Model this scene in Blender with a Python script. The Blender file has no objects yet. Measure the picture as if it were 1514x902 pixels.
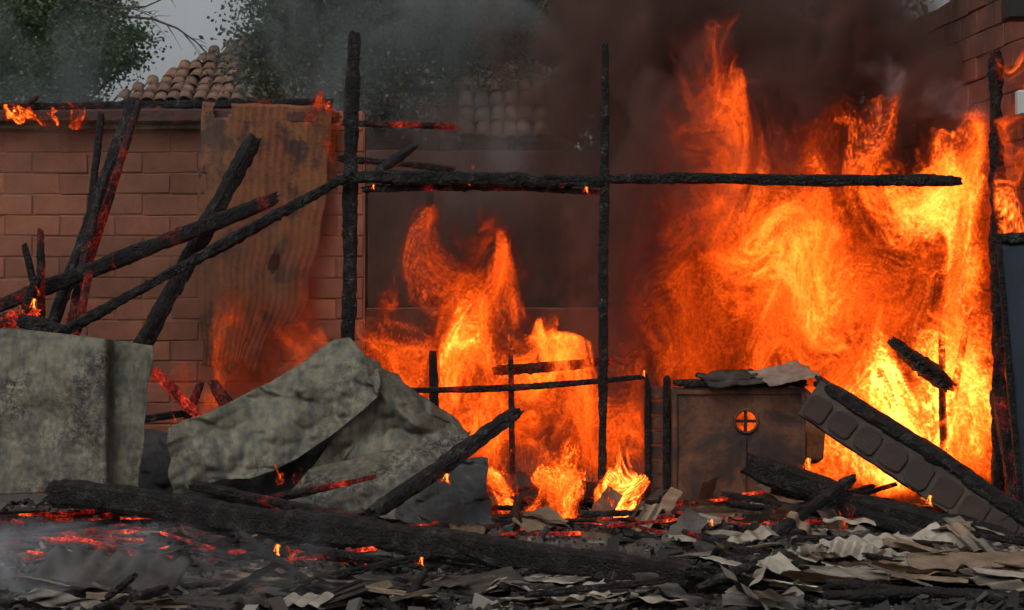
import bpy, bmesh, math, random
import numpy as np
from mathutils import Vector, Matrix, noise as mnoise
R = math.radians
sc = bpy.context.scene
C = sc.collection

# ------------------------------------------------------------------ camera, sky, sun, exposure
FPX, CX, CY, CAMY, CAMZ = 3040.0, 757.0, 451.0, -16.0, 1.68
cam = bpy.data.objects.new('camera', bpy.data.cameras.new('camera'))
C.objects.link(cam)
cam.location = (0, CAMY, CAMZ)
cam.rotation_euler = (R(90), 0, 0)
cam.data.sensor_width = 36
cam.data.lens = 36 * FPX / 1514
cam.data.clip_start, cam.data.clip_end = 0.1, 2000
sc.camera = cam

SUN_EL, SUN_AZ = R(48), R(205)            # azimuth measured clockwise from +Y
world = bpy.data.worlds.new('World')
sc.world = world
world.use_nodes = True
wn, wl = world.node_tree.nodes, world.node_tree.links
sky = wn.new('ShaderNodeTexSky')
sky.sky_type = 'NISHITA'
sky.sun_disc = False
sky.sun_elevation, sky.sun_rotation = SUN_EL, SUN_AZ
sky.dust_density, sky.air_density = 5.0, 1.0
hsv = wn.new('ShaderNodeHueSaturation')   # an overcast sky: little blue left in it
hsv.inputs['Saturation'].default_value = 0.28
wl.new(sky.outputs[0], hsv.inputs['Color'])
wl.new(hsv.outputs[0], wn['Background'].inputs[0])
wn['Background'].inputs[1].default_value = 0.1

sun = bpy.data.objects.new('sun', bpy.data.lights.new('sun', 'SUN'))
C.objects.link(sun)
sun.data.energy = 0.55
sun.data.angle = R(20)
sun.data.color = (1.0, 0.96, 0.9)
sdir = Vector((math.sin(SUN_AZ) * math.cos(SUN_EL), math.cos(SUN_AZ) * math.cos(SUN_EL), math.sin(SUN_EL)))
sun.rotation_euler = (-sdir).to_track_quat('-Z', 'Y').to_euler()

sc.view_settings.view_transform = 'Standard'
sc.view_settings.look = 'None'
sc.view_settings.exposure = 0.0
sc.view_settings.gamma = 1.0
sc.cycles.adaptive_threshold = 0.05
sc.cycles.adaptive_min_samples = 16
sc.cycles.max_bounces = 5
sc.cycles.diffuse_bounces = 1
sc.cycles.glossy_bounces = 2
sc.cycles.volume_bounces = 1
sc.cycles.transparent_max_bounces = 8
sc.cycles.sample_clamp_indirect = 4.0
sc.cycles.volume_step_rate = 1.5
sc.cycles.volume_max_steps = 192


# ------------------------------------------------------------------ helpers
def at(px, py, Y):
    """a measured point of the photograph at the depth Y it stands at"""
    k = (Y - CAMY) / FPX
    return Vector(((px - CX) * k, Y, CAMZ - (py - CY) * k))


def px2m(n, Y):
    return n * (Y - CAMY) / FPX


def tag(o, label=None, cat=None, group=None, kind=None):
    for k, v in (('label', label), ('category', cat), ('group', group), ('kind', kind)):
        if v:
            o[k] = v
    return o


def empty(name, loc=(0, 0, 0)):
    o = bpy.data.objects.new(name, None)
    o.empty_display_size = 0.1
    C.objects.link(o)
    o.location = loc
    return o


def link(name, me, mat=None, parent=None):
    o = bpy.data.objects.new(name, me)
    C.objects.link(o)
    if mat and not me.materials:
        me.materials.append(mat)
    if parent:
        o.parent = parent
    return o


def mesh(name, verts, faces, mat=None, smooth=False):
    me = bpy.data.meshes.new(name)
    me.from_pydata([tuple(v) for v in verts], [], faces)
    if smooth:
        me.polygons.foreach_set('use_smooth', [True] * len(me.polygons))
    if mat:
        me.materials.append(mat)
    me.update()
    return me


def bm_mesh(name, bm, mat=None, smooth=False):
    me = bpy.data.meshes.new(name)
    bm.normal_update()
    bm.to_mesh(me)
    bm.free()
    if smooth:
        me.polygons.foreach_set('use_smooth', [True] * len(me.polygons))
    if mat:
        me.materials.append(mat)
    return me


def nz(p, s, seed=0.0):
    return mnoise.noise(Vector(p) * s + Vector((seed, seed * 1.7, -seed * .6)))


def rough_block(name, sx, sy, sz, seed, mat, bev=.008, jit=.006):
    """a block about its centre, bevelled, with uneven edges"""
    rnd = random.Random(seed)
    bm = bmesh.new()
    bmesh.ops.create_cube(bm, size=1)
    for v in bm.verts:
        v.co = Vector((v.co.x * sx, v.co.y * sy, v.co.z * sz)) + Vector([rnd.uniform(-jit, jit) for _ in range(3)])
    bmesh.ops.bevel(bm, geom=list(bm.edges), offset=bev, segments=1, affect='EDGES')
    return bm_mesh(name, bm, mat)


# ------------------------------------------------------------------ materials
def new_mat(name):
    m = bpy.data.materials.new(name)
    m.use_nodes = True
    nt = m.node_tree
    b = nt.nodes['Principled BSDF']
    return m, nt, b


class NT:
    def __init__(self, nt):
        self.n, self.l = nt.nodes, nt.links
        self.tc = self.n.new('ShaderNodeTexCoord')

    def put(self, sock, v):
        if isinstance(v, (int, float)):
            sock.default_value = v
        elif isinstance(v, (tuple, list)):
            sock.default_value = (*v, 1)[:4] if len(sock.default_value) == 4 else v[:3]
        else:
            self.l.new(v, sock)

    def noise(self, scale, detail=4, rough=.55, vec=None, dist=0.0):
        t = self.n.new('ShaderNodeTexNoise')
        t.inputs['Scale'].default_value = scale
        t.inputs['Detail'].default_value = detail
        t.inputs['Roughness'].default_value = rough
        t.inputs['Distortion'].default_value = dist
        self.l.new(vec or self.tc.outputs['Object'], t.inputs['Vector'])
        return t.outputs['Fac']

    def scaled(self, s, src='Object'):
        m = self.n.new('ShaderNodeMapping')
        m.inputs['Scale'].default_value = s
        self.l.new(self.tc.outputs[src], m.inputs['Vector'])
        return m.outputs[0]

    def voronoi(self, scale, feature='F1', vec=None, rnd=1.0):
        t = self.n.new('ShaderNodeTexVoronoi')
        t.feature = feature
        t.inputs['Scale'].default_value = scale
        t.inputs['Randomness'].default_value = rnd
        self.l.new(vec or self.tc.outputs['Object'], t.inputs['Vector'])
        return t.outputs['Distance']

    def ramp(self, fac, stops):
        r = self.n.new('ShaderNodeValToRGB')
        e = r.color_ramp.elements
        while len(e) < len(stops):
            e.new(.5)
        for i, (p, c) in enumerate(stops):
            e[i].position = p
            e[i].color = (*c, 1) if isinstance(c, (tuple, list)) else (c, c, c, 1)
        self.put(r.inputs[0], fac)
        return r.outputs[0]

    def math(self, op, a, b=0.0, clamp=False):
        m = self.n.new('ShaderNodeMath')
        m.operation = op
        m.use_clamp = clamp
        self.put(m.inputs[0], a)
        self.put(m.inputs[1], b)
        return m.outputs[0]

    def mix(self, fac, a, b, blend='MIX'):
        m = self.n.new('ShaderNodeMix')
        m.data_type = 'RGBA'
        m.blend_type = blend
        self.put(m.inputs['Factor'], fac)
        self.put(m.inputs['A'], a)
        self.put(m.inputs['B'], b)
        return m.outputs['Result']

    def bump(self, h, strength, dist=.02):
        b = self.n.new('ShaderNodeBump')
        b.inputs['Strength'].default_value = strength
        b.inputs['Distance'].default_value = dist
        self.l.new(h, b.inputs['Height'])
        return b.outputs[0]

    def rand(self):
        return self.n.new('ShaderNodeObjectInfo').outputs['Random']


def char_mat(name, ember=0.0, thr=.62, ash=.5, glow=1.0):
    """charred timber: cracked black skin, grey ash, glowing embers in places"""
    m, nt, b = new_mat(name)
    t = NT(nt)
    st = t.scaled((1, 1, 1))
    cr = t.voronoi(26, 'DISTANCE_TO_EDGE', st)
    cr2 = t.voronoi(60, 'DISTANCE_TO_EDGE', st)
    crack = t.math('MINIMUM', t.math('MULTIPLY', cr, 6, True), t.math('ADD', t.math('MULTIPLY', cr2, 7), .25), True)
    n1 = t.noise(9, 6, .65)
    n2 = t.noise(55, 4, .7)
    ashm = t.math('MULTIPLY', t.ramp(n1, [(.5, 0), (.72, 1)]), t.ramp(n2, [(.45, 0), (.62, 1)]))
    ashm = t.math('MULTIPLY', ashm, ash)
    col = t.mix(ashm, t.mix(n1, (.004, .004, .004), (.014, .012, .011)), (.17, .165, .155))
    t.put(b.inputs['Base Color'], col)
    t.put(b.inputs['Roughness'], t.ramp(n2, [(.3, .55), (.7, .9)]))
    b.inputs['Specular IOR Level'].default_value = .28
    t.put(b.inputs['Normal'], t.bump(t.math('ADD', crack, t.math('MULTIPLY', n2, .5)), .8, .012))
    if ember > 0:
        e1 = t.noise(3.0, 4, .65, dist=.6)
        e2 = t.noise(34, 5, .75)
        msk = t.ramp(t.math('ADD', t.math('MULTIPLY', e1, .7), t.math('MULTIPLY', e2, .3)), [(thr - .05, 0), (thr + .16, 1)])
        inner = t.ramp(t.math('ADD', t.math('MULTIPLY', crack, -.25), e2), [(.08, 0), (.62, 1)])
        heat = t.math('MULTIPLY', msk, inner)
        ec = t.ramp(heat, [(0, (.5, .012, .004)), (.5, (.7, .03, .008)), (.85, (1, .09, .015)), (1, (1, .25, .04))])
        t.put(b.inputs['Emission Color'], ec)
        t.put(b.inputs['Emission Strength'], t.math('MULTIPLY', t.math('POWER', heat, 1.25), ember * glow))
    return m


def block_mat(name, c0, c1, soot):
    m, nt, b = new_mat(name)
    t = NT(nt)
    n1 = t.noise(5, 6, .6)
    n2 = t.noise(60, 4, .65)
    col = t.mix(t.ramp(n1, [(.3, 0), (.7, 1)]), c0, c1)
    rr = t.math('ADD', t.math('MULTIPLY', t.rand(), .34), .78)
    hs = nt.nodes.new('ShaderNodeHueSaturation')
    t.put(hs.inputs['Color'], col)
    t.put(hs.inputs['Value'], rr)
    wc = nt.nodes.new('ShaderNodeNewGeometry').outputs['Position']
    so = t.math('MULTIPLY', t.ramp(t.noise(1.1, 7, .7, vec=wc), [(.42, 0), (.66, 1)]), soot)
    t.put(b.inputs['Base Color'], t.mix(so, hs.outputs[0], (.022, .018, .016)))
    b.inputs['Roughness'].default_value = .92
    t.put(b.inputs['Normal'], t.bump(t.math('ADD', n2, n1), .6, .012))
    return m


def simple_mat(name, c0, c1, scale=8, rough=.85, bump=.4, bscale=60, metal=0.0, bdist=.01):
    m, nt, b = new_mat(name)
    t = NT(nt)
    n1 = t.noise(scale, 6, .62)
    t.put(b.inputs['Base Color'], t.mix(t.ramp(n1, [(.32, 0), (.68, 1)]), c0, c1))
    b.inputs['Roughness'].default_value = rough
    b.inputs['Metallic'].default_value = metal
    t.put(b.inputs['Normal'], t.bump(t.noise(bscale, 5, .65), bump, bdist))
    return m


def sheet_mat(name, base, pale, dark, blue, spots=.5, metal=.25):
    """scorched painted sheet metal: mottled, spotted with soot, worn pale on the folds"""
    m, nt, b = new_mat(name)
    t = NT(nt)
    n1 = t.noise(2.2, 6, .62, dist=.4)
    n2 = t.noise(22, 5, .7)
    n3 = t.noise(70, 4, .7)
    n4 = t.noise(1.3, 3, .5)
    streak = t.noise(3, 5, .6, vec=t.scaled((5, 5, .7)))
    col = t.mix(t.ramp(n1, [(.3, 0), (.7, 1)]), base, pale)
    col = t.mix(t.math('MULTIPLY', t.ramp(streak, [(.46, 0), (.66, 1)]), .75), col, blue)
    grit = t.math('MULTIPLY', t.ramp(t.math('ADD', t.math('MULTIPLY', n2, .6), t.math('MULTIPLY', n3, .4)), [(.45, 0), (.54, 1)]),
                  t.ramp(n4, [(.42, 0), (.6, 1)]))
    col = t.mix(t.math('MULTIPLY', grit, spots), col, dark)
    col = t.mix(t.ramp(n3, [(.58, 0), (.72, .35)]), col, pale)
    col = t.mix(t.ramp(t.noise(.9, 4, .6), [(.5, 0), (.72, .7)]), col, dark)
    t.put(b.inputs['Base Color'], col)
    b.inputs['Metallic'].default_value = metal
    t.put(b.inputs['Roughness'], t.ramp(n2, [(.3, .5), (.7, .8)]))
    t.put(b.inputs['Normal'], t.bump(t.math('ADD', n2, t.math('MULTIPLY', n3, .5)), .45, .006))
    return m


M = {}
M['char'] = char_mat('charred_wood')
M['char_ash'] = char_mat('charred_wood_ashy', ash=.9)
M['char_warm'] = char_mat('charred_wood_smouldering', ember=.9, thr=.60)
M['ember'] = char_mat('glowing_wood', ember=1.0, thr=.52)
M['hot'] = char_mat('burning_wood', ember=2.1, thr=.46)
M['block'] = block_mat('firelit_adobe_block', (.21, .075, .042), (.30, .12, .068), .5)  # red raised in the base colour for firelight on the wall
M['block_soot'] = block_mat('sooty_block', (.13, .05, .032), (.21, .085, .055), .8)
M['mortar'] = simple_mat('mortar', (.17, .068, .042), (.24, .10, .062), 6)
M['mortar_soot'] = simple_mat('sooty_mortar', (.025, .018, .015), (.06, .035, .027), 6)
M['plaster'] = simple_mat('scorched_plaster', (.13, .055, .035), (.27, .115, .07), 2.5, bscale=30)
M['soot'] = simple_mat('sooty_dim_wall', (.03, .016, .012), (.11, .05, .034), 2, bscale=20)  # soot tone, darkened and warmed for the dim firelit interior
M['sheet'] = sheet_mat('scorched_sheet', (.075, .068, .043), (.19, .178, .125), (.012, .012, .012), (.025, .036, .04), 1.0)
M['sheet2'] = sheet_mat('scorched_sheet_pale', (.08, .073, .046), (.20, .185, .13), (.02, .02, .018), (.035, .047, .05), .5)
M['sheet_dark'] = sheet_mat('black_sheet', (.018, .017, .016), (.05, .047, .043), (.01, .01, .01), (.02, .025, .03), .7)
M['shard'] = simple_mat('fibre_cement', (.22, .19, .145), (.46, .41, .33), 7, bump=.5, bscale=90)
M['shard_brown'] = simple_mat('fibre_cement_brown', (.15, .10, .065), (.32, .23, .15), 7, bump=.5, bscale=90)
M['shard_dark'] = simple_mat('fibre_cement_sooty', (.03, .027, .024), (.13, .115, .095), 7, bump=.5, bscale=90)
M['tile'] = block_mat('clay_tile', (.11, .055, .036), (.24, .13, .08), .7)
M['blue'] = simple_mat('dark_blue_paint', (.006, .014, .026), (.011, .024, .042), 2, rough=.5, bump=.1)
M['white_box'] = simple_mat('pale_paint', (.42, .44, .43), (.5, .52, .5), 4, rough=.5, bump=.1)
M['black'] = simple_mat('black_soot', (.008, .008, .008), (.02, .019, .018), 5)
M['red_wood'] = simple_mat('scorched_red_wood', (.02, .012, .01), (.075, .028, .02), 5, bump=.5, bscale=40)
M['bark'] = simple_mat('bark', (.03, .024, .018), (.07, .055, .04), 10, bump=.7, bscale=30)


def rust_mat():
    m, nt, b = new_mat('rusty_panel')
    t = NT(nt)
    n1 = t.noise(3, 6, .65, dist=.5)
    n2 = t.noise(26, 5, .7)
    col = t.ramp(n1, [(.3, (.016, .012, .01)), (.45, (.05, .027, .019)), (.58, (.14, .058, .027)), (.74, (.08, .06, .047))])
    col = t.mix(t.ramp(n2, [(.5, 0), (.66, .55)]), col, (.02, .016, .014))
    t.put(b.inputs['Base Color'], col)
    b.inputs['Roughness'].default_value = .75
    b.inputs['Metallic'].default_value = .2
    t.put(b.inputs['Normal'], t.bump(t.math('ADD', n1, n2), .5, .008))
    return m


def corrugated_rust():
    m, nt, b = new_mat('rusty_corrugated_iron')
    t = NT(nt)
    st = t.noise(3.2, 10, .82, vec=t.scaled((2.2, 2.2, 1.2)))
    n1 = t.noise(2.4, 9, .72)
    n2 = t.noise(30, 5, .7)
    n3 = t.noise(7, 6, .7)
    col = t.ramp(st, [(.3, (.07, .02, .007)), (.45, (.15, .046, .013)), (.58, (.19, .075, .022)), (.72, (.14, .095, .042))])
    col = t.mix(t.ramp(n3, [(.5, 0), (.62, .75)]), col, (.085, .032, .013))
    col = t.mix(t.ramp(n2, [(.54, 0), (.66, .8)]), col, (.05, .018, .008))
    col = t.mix(t.ramp(n1, [(.5, 0), (.57, .92)]), col, (.02, .012, .009))
    t.put(b.inputs['Base Color'], col)
    b.inputs['Roughness'].default_value = .7
    b.inputs['Metallic'].default_value = .15
    t.put(b.inputs['Normal'], t.bump(n2, .3, .004))
    return m


M['rust'] = rust_mat()
M['iron'] = corrugated_rust()


def ground_mat():
    m, nt, b = new_mat('ash_ground')
    t = NT(nt)
    n1 = t.noise(1.4, 6, .65)
    n2 = t.noise(18, 6, .7)
    col = t.mix(n1, (.03, .027, .024), (.13, .115, .098))
    col = t.mix(t.ramp(n2, [(.52, 0), (.68, .8)]), col, (.16, .145, .125))
    t.put(b.inputs['Base Color'], col)
    b.inputs['Roughness'].default_value = .95
    t.put(b.inputs['Normal'], t.bump(t.math('ADD', n2, t.noise(70, 4, .7)), .9, .03))
    return m


M['ground'] = ground_mat()


def rubble_mat():
    m, nt, b = new_mat('ash_rubble')
    t = NT(nt)
    g = nt.nodes.new('ShaderNodeNewGeometry')
    col = t.ramp(g.outputs['Random Per Island'], [(0, (.008, .007, .007)), (.6, (.025, .022, .019)), (.88, (.07, .06, .05)), (1, (.24, .22, .18))])
    t.put(b.inputs['Base Color'], col)
    b.inputs['Roughness'].default_value = .9
    return m


M['rubble'] = rubble_mat()


def leaf_mat(name, c0, c1):
    m, nt, b = new_mat(name)
    t = NT(nt)
    g = nt.nodes.new('ShaderNodeNewGeometry')
    t.put(b.inputs['Base Color'], t.mix(g.outputs['Random Per Island'], c0, c1))
    b.inputs['Roughness'].default_value = .6
    tr = nt.nodes.new('ShaderNodeBsdfTranslucent')
    tr.inputs[0].default_value = (*[c * 1.1 for c in c1], 1)
    ms = nt.nodes.new('ShaderNodeMixShader')
    ms.inputs[0].default_value = .3
    t.l.new(b.outputs[0], ms.inputs[1])
    t.l.new(tr.outputs[0], ms.inputs[2])
    t.l.new(ms.outputs[0], nt.nodes['Material Output'].inputs['Surface'])
    return m


M['leaf'] = leaf_mat('leaves', (.03, .065, .025), (.08, .14, .05))
M['leaf_shaded'] = leaf_mat('shaded_leaves', (.02, .036, .02), (.055, .08, .038))  # leaf green darkened for a backlit crown shaded by smoke
M['leaf_dry'] = leaf_mat('dry_leaves', (.20, .13, .075), (.42, .30, .19))


# ------------------------------------------------------------------ ground
def ground_z(x, y):
    pile = math.exp(-((y + 1.0) / 2.0) ** 2) * max(0, 1 - abs(x) / 7)
    v = mnoise.noise(Vector((x * .9, y * .9, 3.1))) * .06 + mnoise.noise(Vector((x * 2.7, y * 2.7, 8.1))) * .03
    return (v + .06) * pile


def build_ground():
    xs = [-300, -120, -50, -20, -9] + [-6 + .12 * i for i in range(101)] + [9, 20, 50, 120, 300]
    ys = [-60, -30, -12] + [-6 + .12 * i for i in range(84)] + [6, 10, 20, 50, 150, 600]
    v = [(x, y, ground_z(x, y) if abs(x) < 6.1 and -6.1 < y < 4.1 else 0) for y in ys for x in xs]
    n = len(xs)
    f = [(j * n + i, j * n + i + 1, (j + 1) * n + i + 1, (j + 1) * n + i) for j in range(len(ys) - 1) for i in range(n - 1)]
    tag(link('ground', mesh('ground', v, f, M['ground'], True)), kind='structure')


build_ground()


def on_ground(px, py):
    """ground point seen at a pixel"""
    d = CAMZ * FPX / max(py - CY, 1)
    x = (px - CX) * d / FPX
    return Vector((x, d + CAMY, ground_z(x, d + CAMY)))


# ------------------------------------------------------------------ walls
def block_wall(name, label, p0, direction, length, rows, bl, bh, depth, bmat, mmat, top=None, seed=1):
    """a wall of laid blocks: a recessed mortar core and every block a piece of its own"""
    rnd = random.Random(seed)
    d = Vector(direction).normalized()
    root = empty(name, p0)
    root.rotation_euler.z = math.atan2(d.y, d.x)
    tag(root, label, 'wall')
    H = rows * bh
    bm = bmesh.new()
    bmesh.ops.create_cube(bm, size=1)
    hh = H - bh * (2.2 if top else .1)
    for v in bm.verts:
        v.co = Vector(((v.co.x + .5) * (length - .06) + .03, v.co.y * (depth - .03), (v.co.z + .5) * hh))
    link('mortar', bm_mesh('mortar', bm, mmat), parent=root)
    full = [rough_block('block', bl - .006, depth, bh - .006, seed * 10 + i, bmat, .009, .007) for i in range(5)]
    half = [rough_block('block', bl / 2 - .006, depth, bh - .006, seed * 10 + 6 + i, bmat, .009, .007) for i in range(2)]
    for r in range(rows):
        x = 0.0
        odd = r % 2
        while x < length - .05:
            w = bl / 2 if (odd and x == 0) or length - x < bl * .8 else bl
            if not top or (r + 1) * bh <= top(x + w / 2) + rnd.uniform(-.04, .04):
                o = link('block', rnd.choice(half if w < bl else full), parent=root)
                o.location = (x + w / 2, rnd.uniform(-.005, .008), (r + .5) * bh + rnd.uniform(-.004, .002))
                o.rotation_euler = (rnd.uniform(-.008, .008), rnd.uniform(-.01, .01), rnd.uniform(-.008, .008))
            x += w
    return root


block_wall('block_wall', 'reddish wall of large adobe blocks behind the leaning charred beams',
           (at(-70, 0, 3.1).x, 3.1, 0), (1, 0, 0), px2m(615, 3.1), 18, .51, .193, .2, M['block'], M['mortar'], seed=2)
SWX = lambda Y: 4.12 - .07 * (Y + .5)
block_wall('side_wall', 'soot-blackened terracotta block wall running back beside the fiercest fire',
           (SWX(-.9) + .1, -.9, 0), (-.07, 1, 0), 5.6, 24, .5, .2, .2, M['block_soot'], M['mortar_soot'],
           top=lambda x: 4.75 - .06 * x + .1 * math.sin(x * 5), seed=3)


def slab(name, x0, x1, y0, y1, z0, z1, mat, parent=None, sub=0, amp=0.0):
    bm = bmesh.new()
    bmesh.ops.create_cube(bm, size=1)
    for v in bm.verts:
        v.co = Vector((x0 + (v.co.x + .5) * (x1 - x0), y0 + (v.co.y + .5) * (y1 - y0), z0 + (v.co.z + .5) * (z1 - z0)))
    bmesh.ops.bevel(bm, geom=list(bm.edges), offset=min(.01, (y1 - y0) * .2), segments=1, affect='EDGES')
    if sub:
        bmesh.ops.subdivide_edges(bm, edges=[e for e in bm.edges if e.calc_length() > .3], cuts=sub, use_grid_fill=True)
        for v in bm.verts:
            v.co += Vector((nz(v.co, 3, 1), nz(v.co, 3, 5), nz(v.co, 3, 9))) * amp
    return link(name, bm_mesh(name, bm, mat), parent=parent)


# gutted house behind the posts: low wall, a wide opening, dark inside
gh = empty('gutted_house', (at(690, 0, 5).x, 5, 0))
tag(gh, 'gutted smoke-dark house with a wide opening above a low scorched wall', 'house')
lx = gh.location.x


def gslab(name, pxa, pxb, pya, pyb, Y, th, mat, sub=8, amp=.012):
    a, b = at(pxa, pyb, Y), at(pxb, pya, Y)
    return slab(name, a.x - lx, b.x - lx, Y - 5, Y - 5 + th, max(a.z, 0), b.z, mat, gh, sub, amp)


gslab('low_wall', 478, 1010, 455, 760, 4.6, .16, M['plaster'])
gslab('rear_wall', 470, 1330, 222, 760, 5.05, .12, M['soot'])  # dark backing for the unlit inside, widened to hide bright sky
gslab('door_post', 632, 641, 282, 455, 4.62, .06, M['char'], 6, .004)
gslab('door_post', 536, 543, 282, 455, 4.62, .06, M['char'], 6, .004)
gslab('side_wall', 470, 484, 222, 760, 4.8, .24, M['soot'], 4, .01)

# ------------------------------------------------------------------ tiled house behind
hb = empty('tiled_house', (at(520, 0, 8).x, 8, 0))
tag(hb, 'house with an old brown clay tile roof between the trees', 'house')


def tile_mesh(seed):
    rnd = random.Random(seed)
    v, f = [], []
    n, L = 6, .40
    for j, y in enumerate((0, L)):
        r = .115 if j == 0 else .095
        for lay in (0, .014):
            for i in range(n + 1):
                a = math.pi * i / n
                v.append((math.cos(a) * (r - lay), y, math.sin(a) * (r - lay) * .75 + rnd.uniform(-.004, .004)))
    s = n + 1
    for i in range(n):
        f += [(i, i + 1, 2 * s + i + 1, 2 * s + i), (s + i + 1, s + i, 3 * s + i, 3 * s + i + 1),
              (i + 1, i, s + i, s + i + 1), (2 * s + i, 2 * s + i + 1, 3 * s + i + 1, 3 * s + i)]
    return mesh('tile', v, f, M['tile'], True)


TILES = [tile_mesh(i) for i in range(4)]


def tile_roof(name, parent, pxa, pxb, py_eave, Y, rows, slope, left_cut, right_cut, seed):
    rnd = random.Random(seed)
    a, b = at(pxa, py_eave, Y), at(pxb, py_eave, Y)
    e = empty(name)
    e.parent = parent
    e.location = (a.x - hb.location.x, Y - 8, a.z)
    e.rotation_euler = (slope, 0, 0)
    W = b.x - a.x
    v = [(0, 0, -.03), (W, 0, -.03), (W - right_cut * rows, rows * .22, -.03), (left_cut * rows, rows * .22, -.03)]
    link('roof_deck', mesh('roof_deck', v, [(0, 1, 2, 3)], M['bark']), parent=e)
    for r in range(rows):
        x = left_cut * r + .1
        while x < W - right_cut * r - .08:
            o = link('tile', rnd.choice(TILES), parent=e)
            o.location = (x + rnd.uniform(-.015, .015), r * .22 + rnd.uniform(-.025, .025), rnd.uniform(0, .02))
            o.scale = (.72, .72, .72)
            o.rotation_euler = (R(-3), rnd.uniform(-.12, .12), rnd.uniform(-.1, .1))
            x += .152


tile_roof('roof', hb, 165, 700, 152, 8, 11, R(30), .154, .0, 4)
tile_roof('lower_roof', hb, 676, 822, 206, 5.3, 4, R(50), .0, -.055, 5)
a, b = at(200, 152, 8.35), at(820, 0, 8.35)
slab('wall', a.x - hb.location.x, b.x - hb.location.x, .3, .5, 0, a.z + .1, M['plaster'], hb)

# ------------------------------------------------------------------ trees
def tree(name, label, px, py, Y, rx, rz, ry, nclump, nleaf, leaf, mat, seed, trunk_r=.12, dry=None, cut=None):
    """trunk with limbs, and a crown of many leaf faces gathered in clumps"""
    rnd = random.Random(seed)
    c = at(px, py, Y)
    root = empty(name, (c.x, Y, 0))
    tag(root, label, 'tree')
    v, f, mi = [], [], []
    clumps = []
    for i in range(nclump):
        while True:
            p = Vector((rnd.uniform(-1, 1), rnd.uniform(-1, 1), rnd.uniform(-1, 1)))
            if .25 < p.length < 1:
                break
        k = 1 + .22 * nz(p, 2.2, seed)
        q = Vector((p.x * rx * k, p.y * ry * k, p.z * rz * k + c.z))
        if cut and not cut(q):
            continue
        clumps.append(q)
    for q in clumps:
        s = rnd.uniform(.16, .34) * min(rx, rz) * .55
        dr = 1 if dry and dry(q, rnd) else 0
        for j in range(nleaf):
            o = q + Vector((rnd.gauss(0, s), rnd.gauss(0, s), rnd.gauss(0, s * .7)))
            a = Vector((rnd.gauss(0, 1), rnd.gauss(0, 1), rnd.gauss(-.4, .8))).normalized()
            b = a.cross(Vector((rnd.gauss(0, 1), rnd.gauss(0, 1), rnd.gauss(0, 1)))).normalized()
            L, W = leaf * rnd.uniform(.6, 1.3), leaf * rnd.uniform(.2, .42)
            n = len(v)
            v += [o, o + a * L * .5 + b * W, o + a * L, o + a * L * .5 - b * W]
            f.append((n, n + 1, n + 2, n + 3))
            mi.append(dr)
    me = mesh('crown', v, f, mat)
    me.materials.append(M['leaf_dry'])
    me.polygons.foreach_set('material_index', mi)
    link('crown', me, parent=root)
    # trunk and limbs: one skinned-looking tube mesh
    tv, tf = [], []

    def tube(pts, r0, r1):
        base = len(tv)
        for i, p in enumerate(pts):
            r = r0 + (r1 - r0) * i / (len(pts) - 1)
            t = (pts[min(i + 1, len(pts) - 1)] - pts[max(i - 1, 0)]).normalized()
            u = t.cross(Vector((.3, 1, .1))).normalized()
            w = t.cross(u)
            for k in range(7):
                a = k / 7 * math.tau
                tv.append(p + (u * math.cos(a) + w * math.sin(a)) * r)
        for i in range(len(pts) - 1):
            for k in range(7):
                tf.append((base + i * 7 + k, base + i * 7 + (k + 1) % 7, base + i * 7 + 7 + (k + 1) % 7, base + i * 7 + 7 + k))

    h = c.z - rz * .25
    tr = [Vector((.08 * math.sin(i), .05 * math.cos(i * 2), h * i / 6)) for i in range(7)]
    tube(tr, trunk_r, trunk_r * .6)
    for q in rnd.sample(clumps, min(26, len(clumps))):
        s = tr[rnd.choice((3, 4, 5, 6))]
        mid = s.lerp(q, .5) + Vector((rnd.uniform(-.15, .15), rnd.uniform(-.15, .15), .12))
        tube([s, s.lerp(mid, .5), mid, mid.lerp(q, .6), q], trunk_r * .35, .012)
    link('trunk', mesh('trunk', tv, tf, M['bark'], True), parent=root)
    return root


tree('leafy_tree', 'bushy green tree beside the gap of pale sky', 62, 62, 17, 1.6, 1.25, 1.4, 330, 130, .075, M['leaf'], 11)
tree('broad_tree', 'broad dark tree hanging over the roofs behind the charred posts', 628, 5, 6.6, 2.1, 1.4, 1.0, 700, 130, .06, M['leaf_shaded'], 12, .11,
     dry=lambda q, rnd: q.z < 4.1 and rnd.random() < .3)
# low dry scrub in front of the lower roof
tree('dry_shrub', 'dry brown shrub over the lower tiles beside the dark smoke', 770, 120, 5.9, .62, .24, .2, 34, 50, .05, M['leaf_dry'], 13, .03)
tree('sky_blocker_tree', 'tall dim tree added beyond the darkest smoke to block bright sky', 1010, 60, 13, 3.2, 2.9, 1.6, 420, 90, .12, M['leaf_shaded'], 14, .16)  # added crown, keeps bright sky from showing behind the smoke


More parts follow.
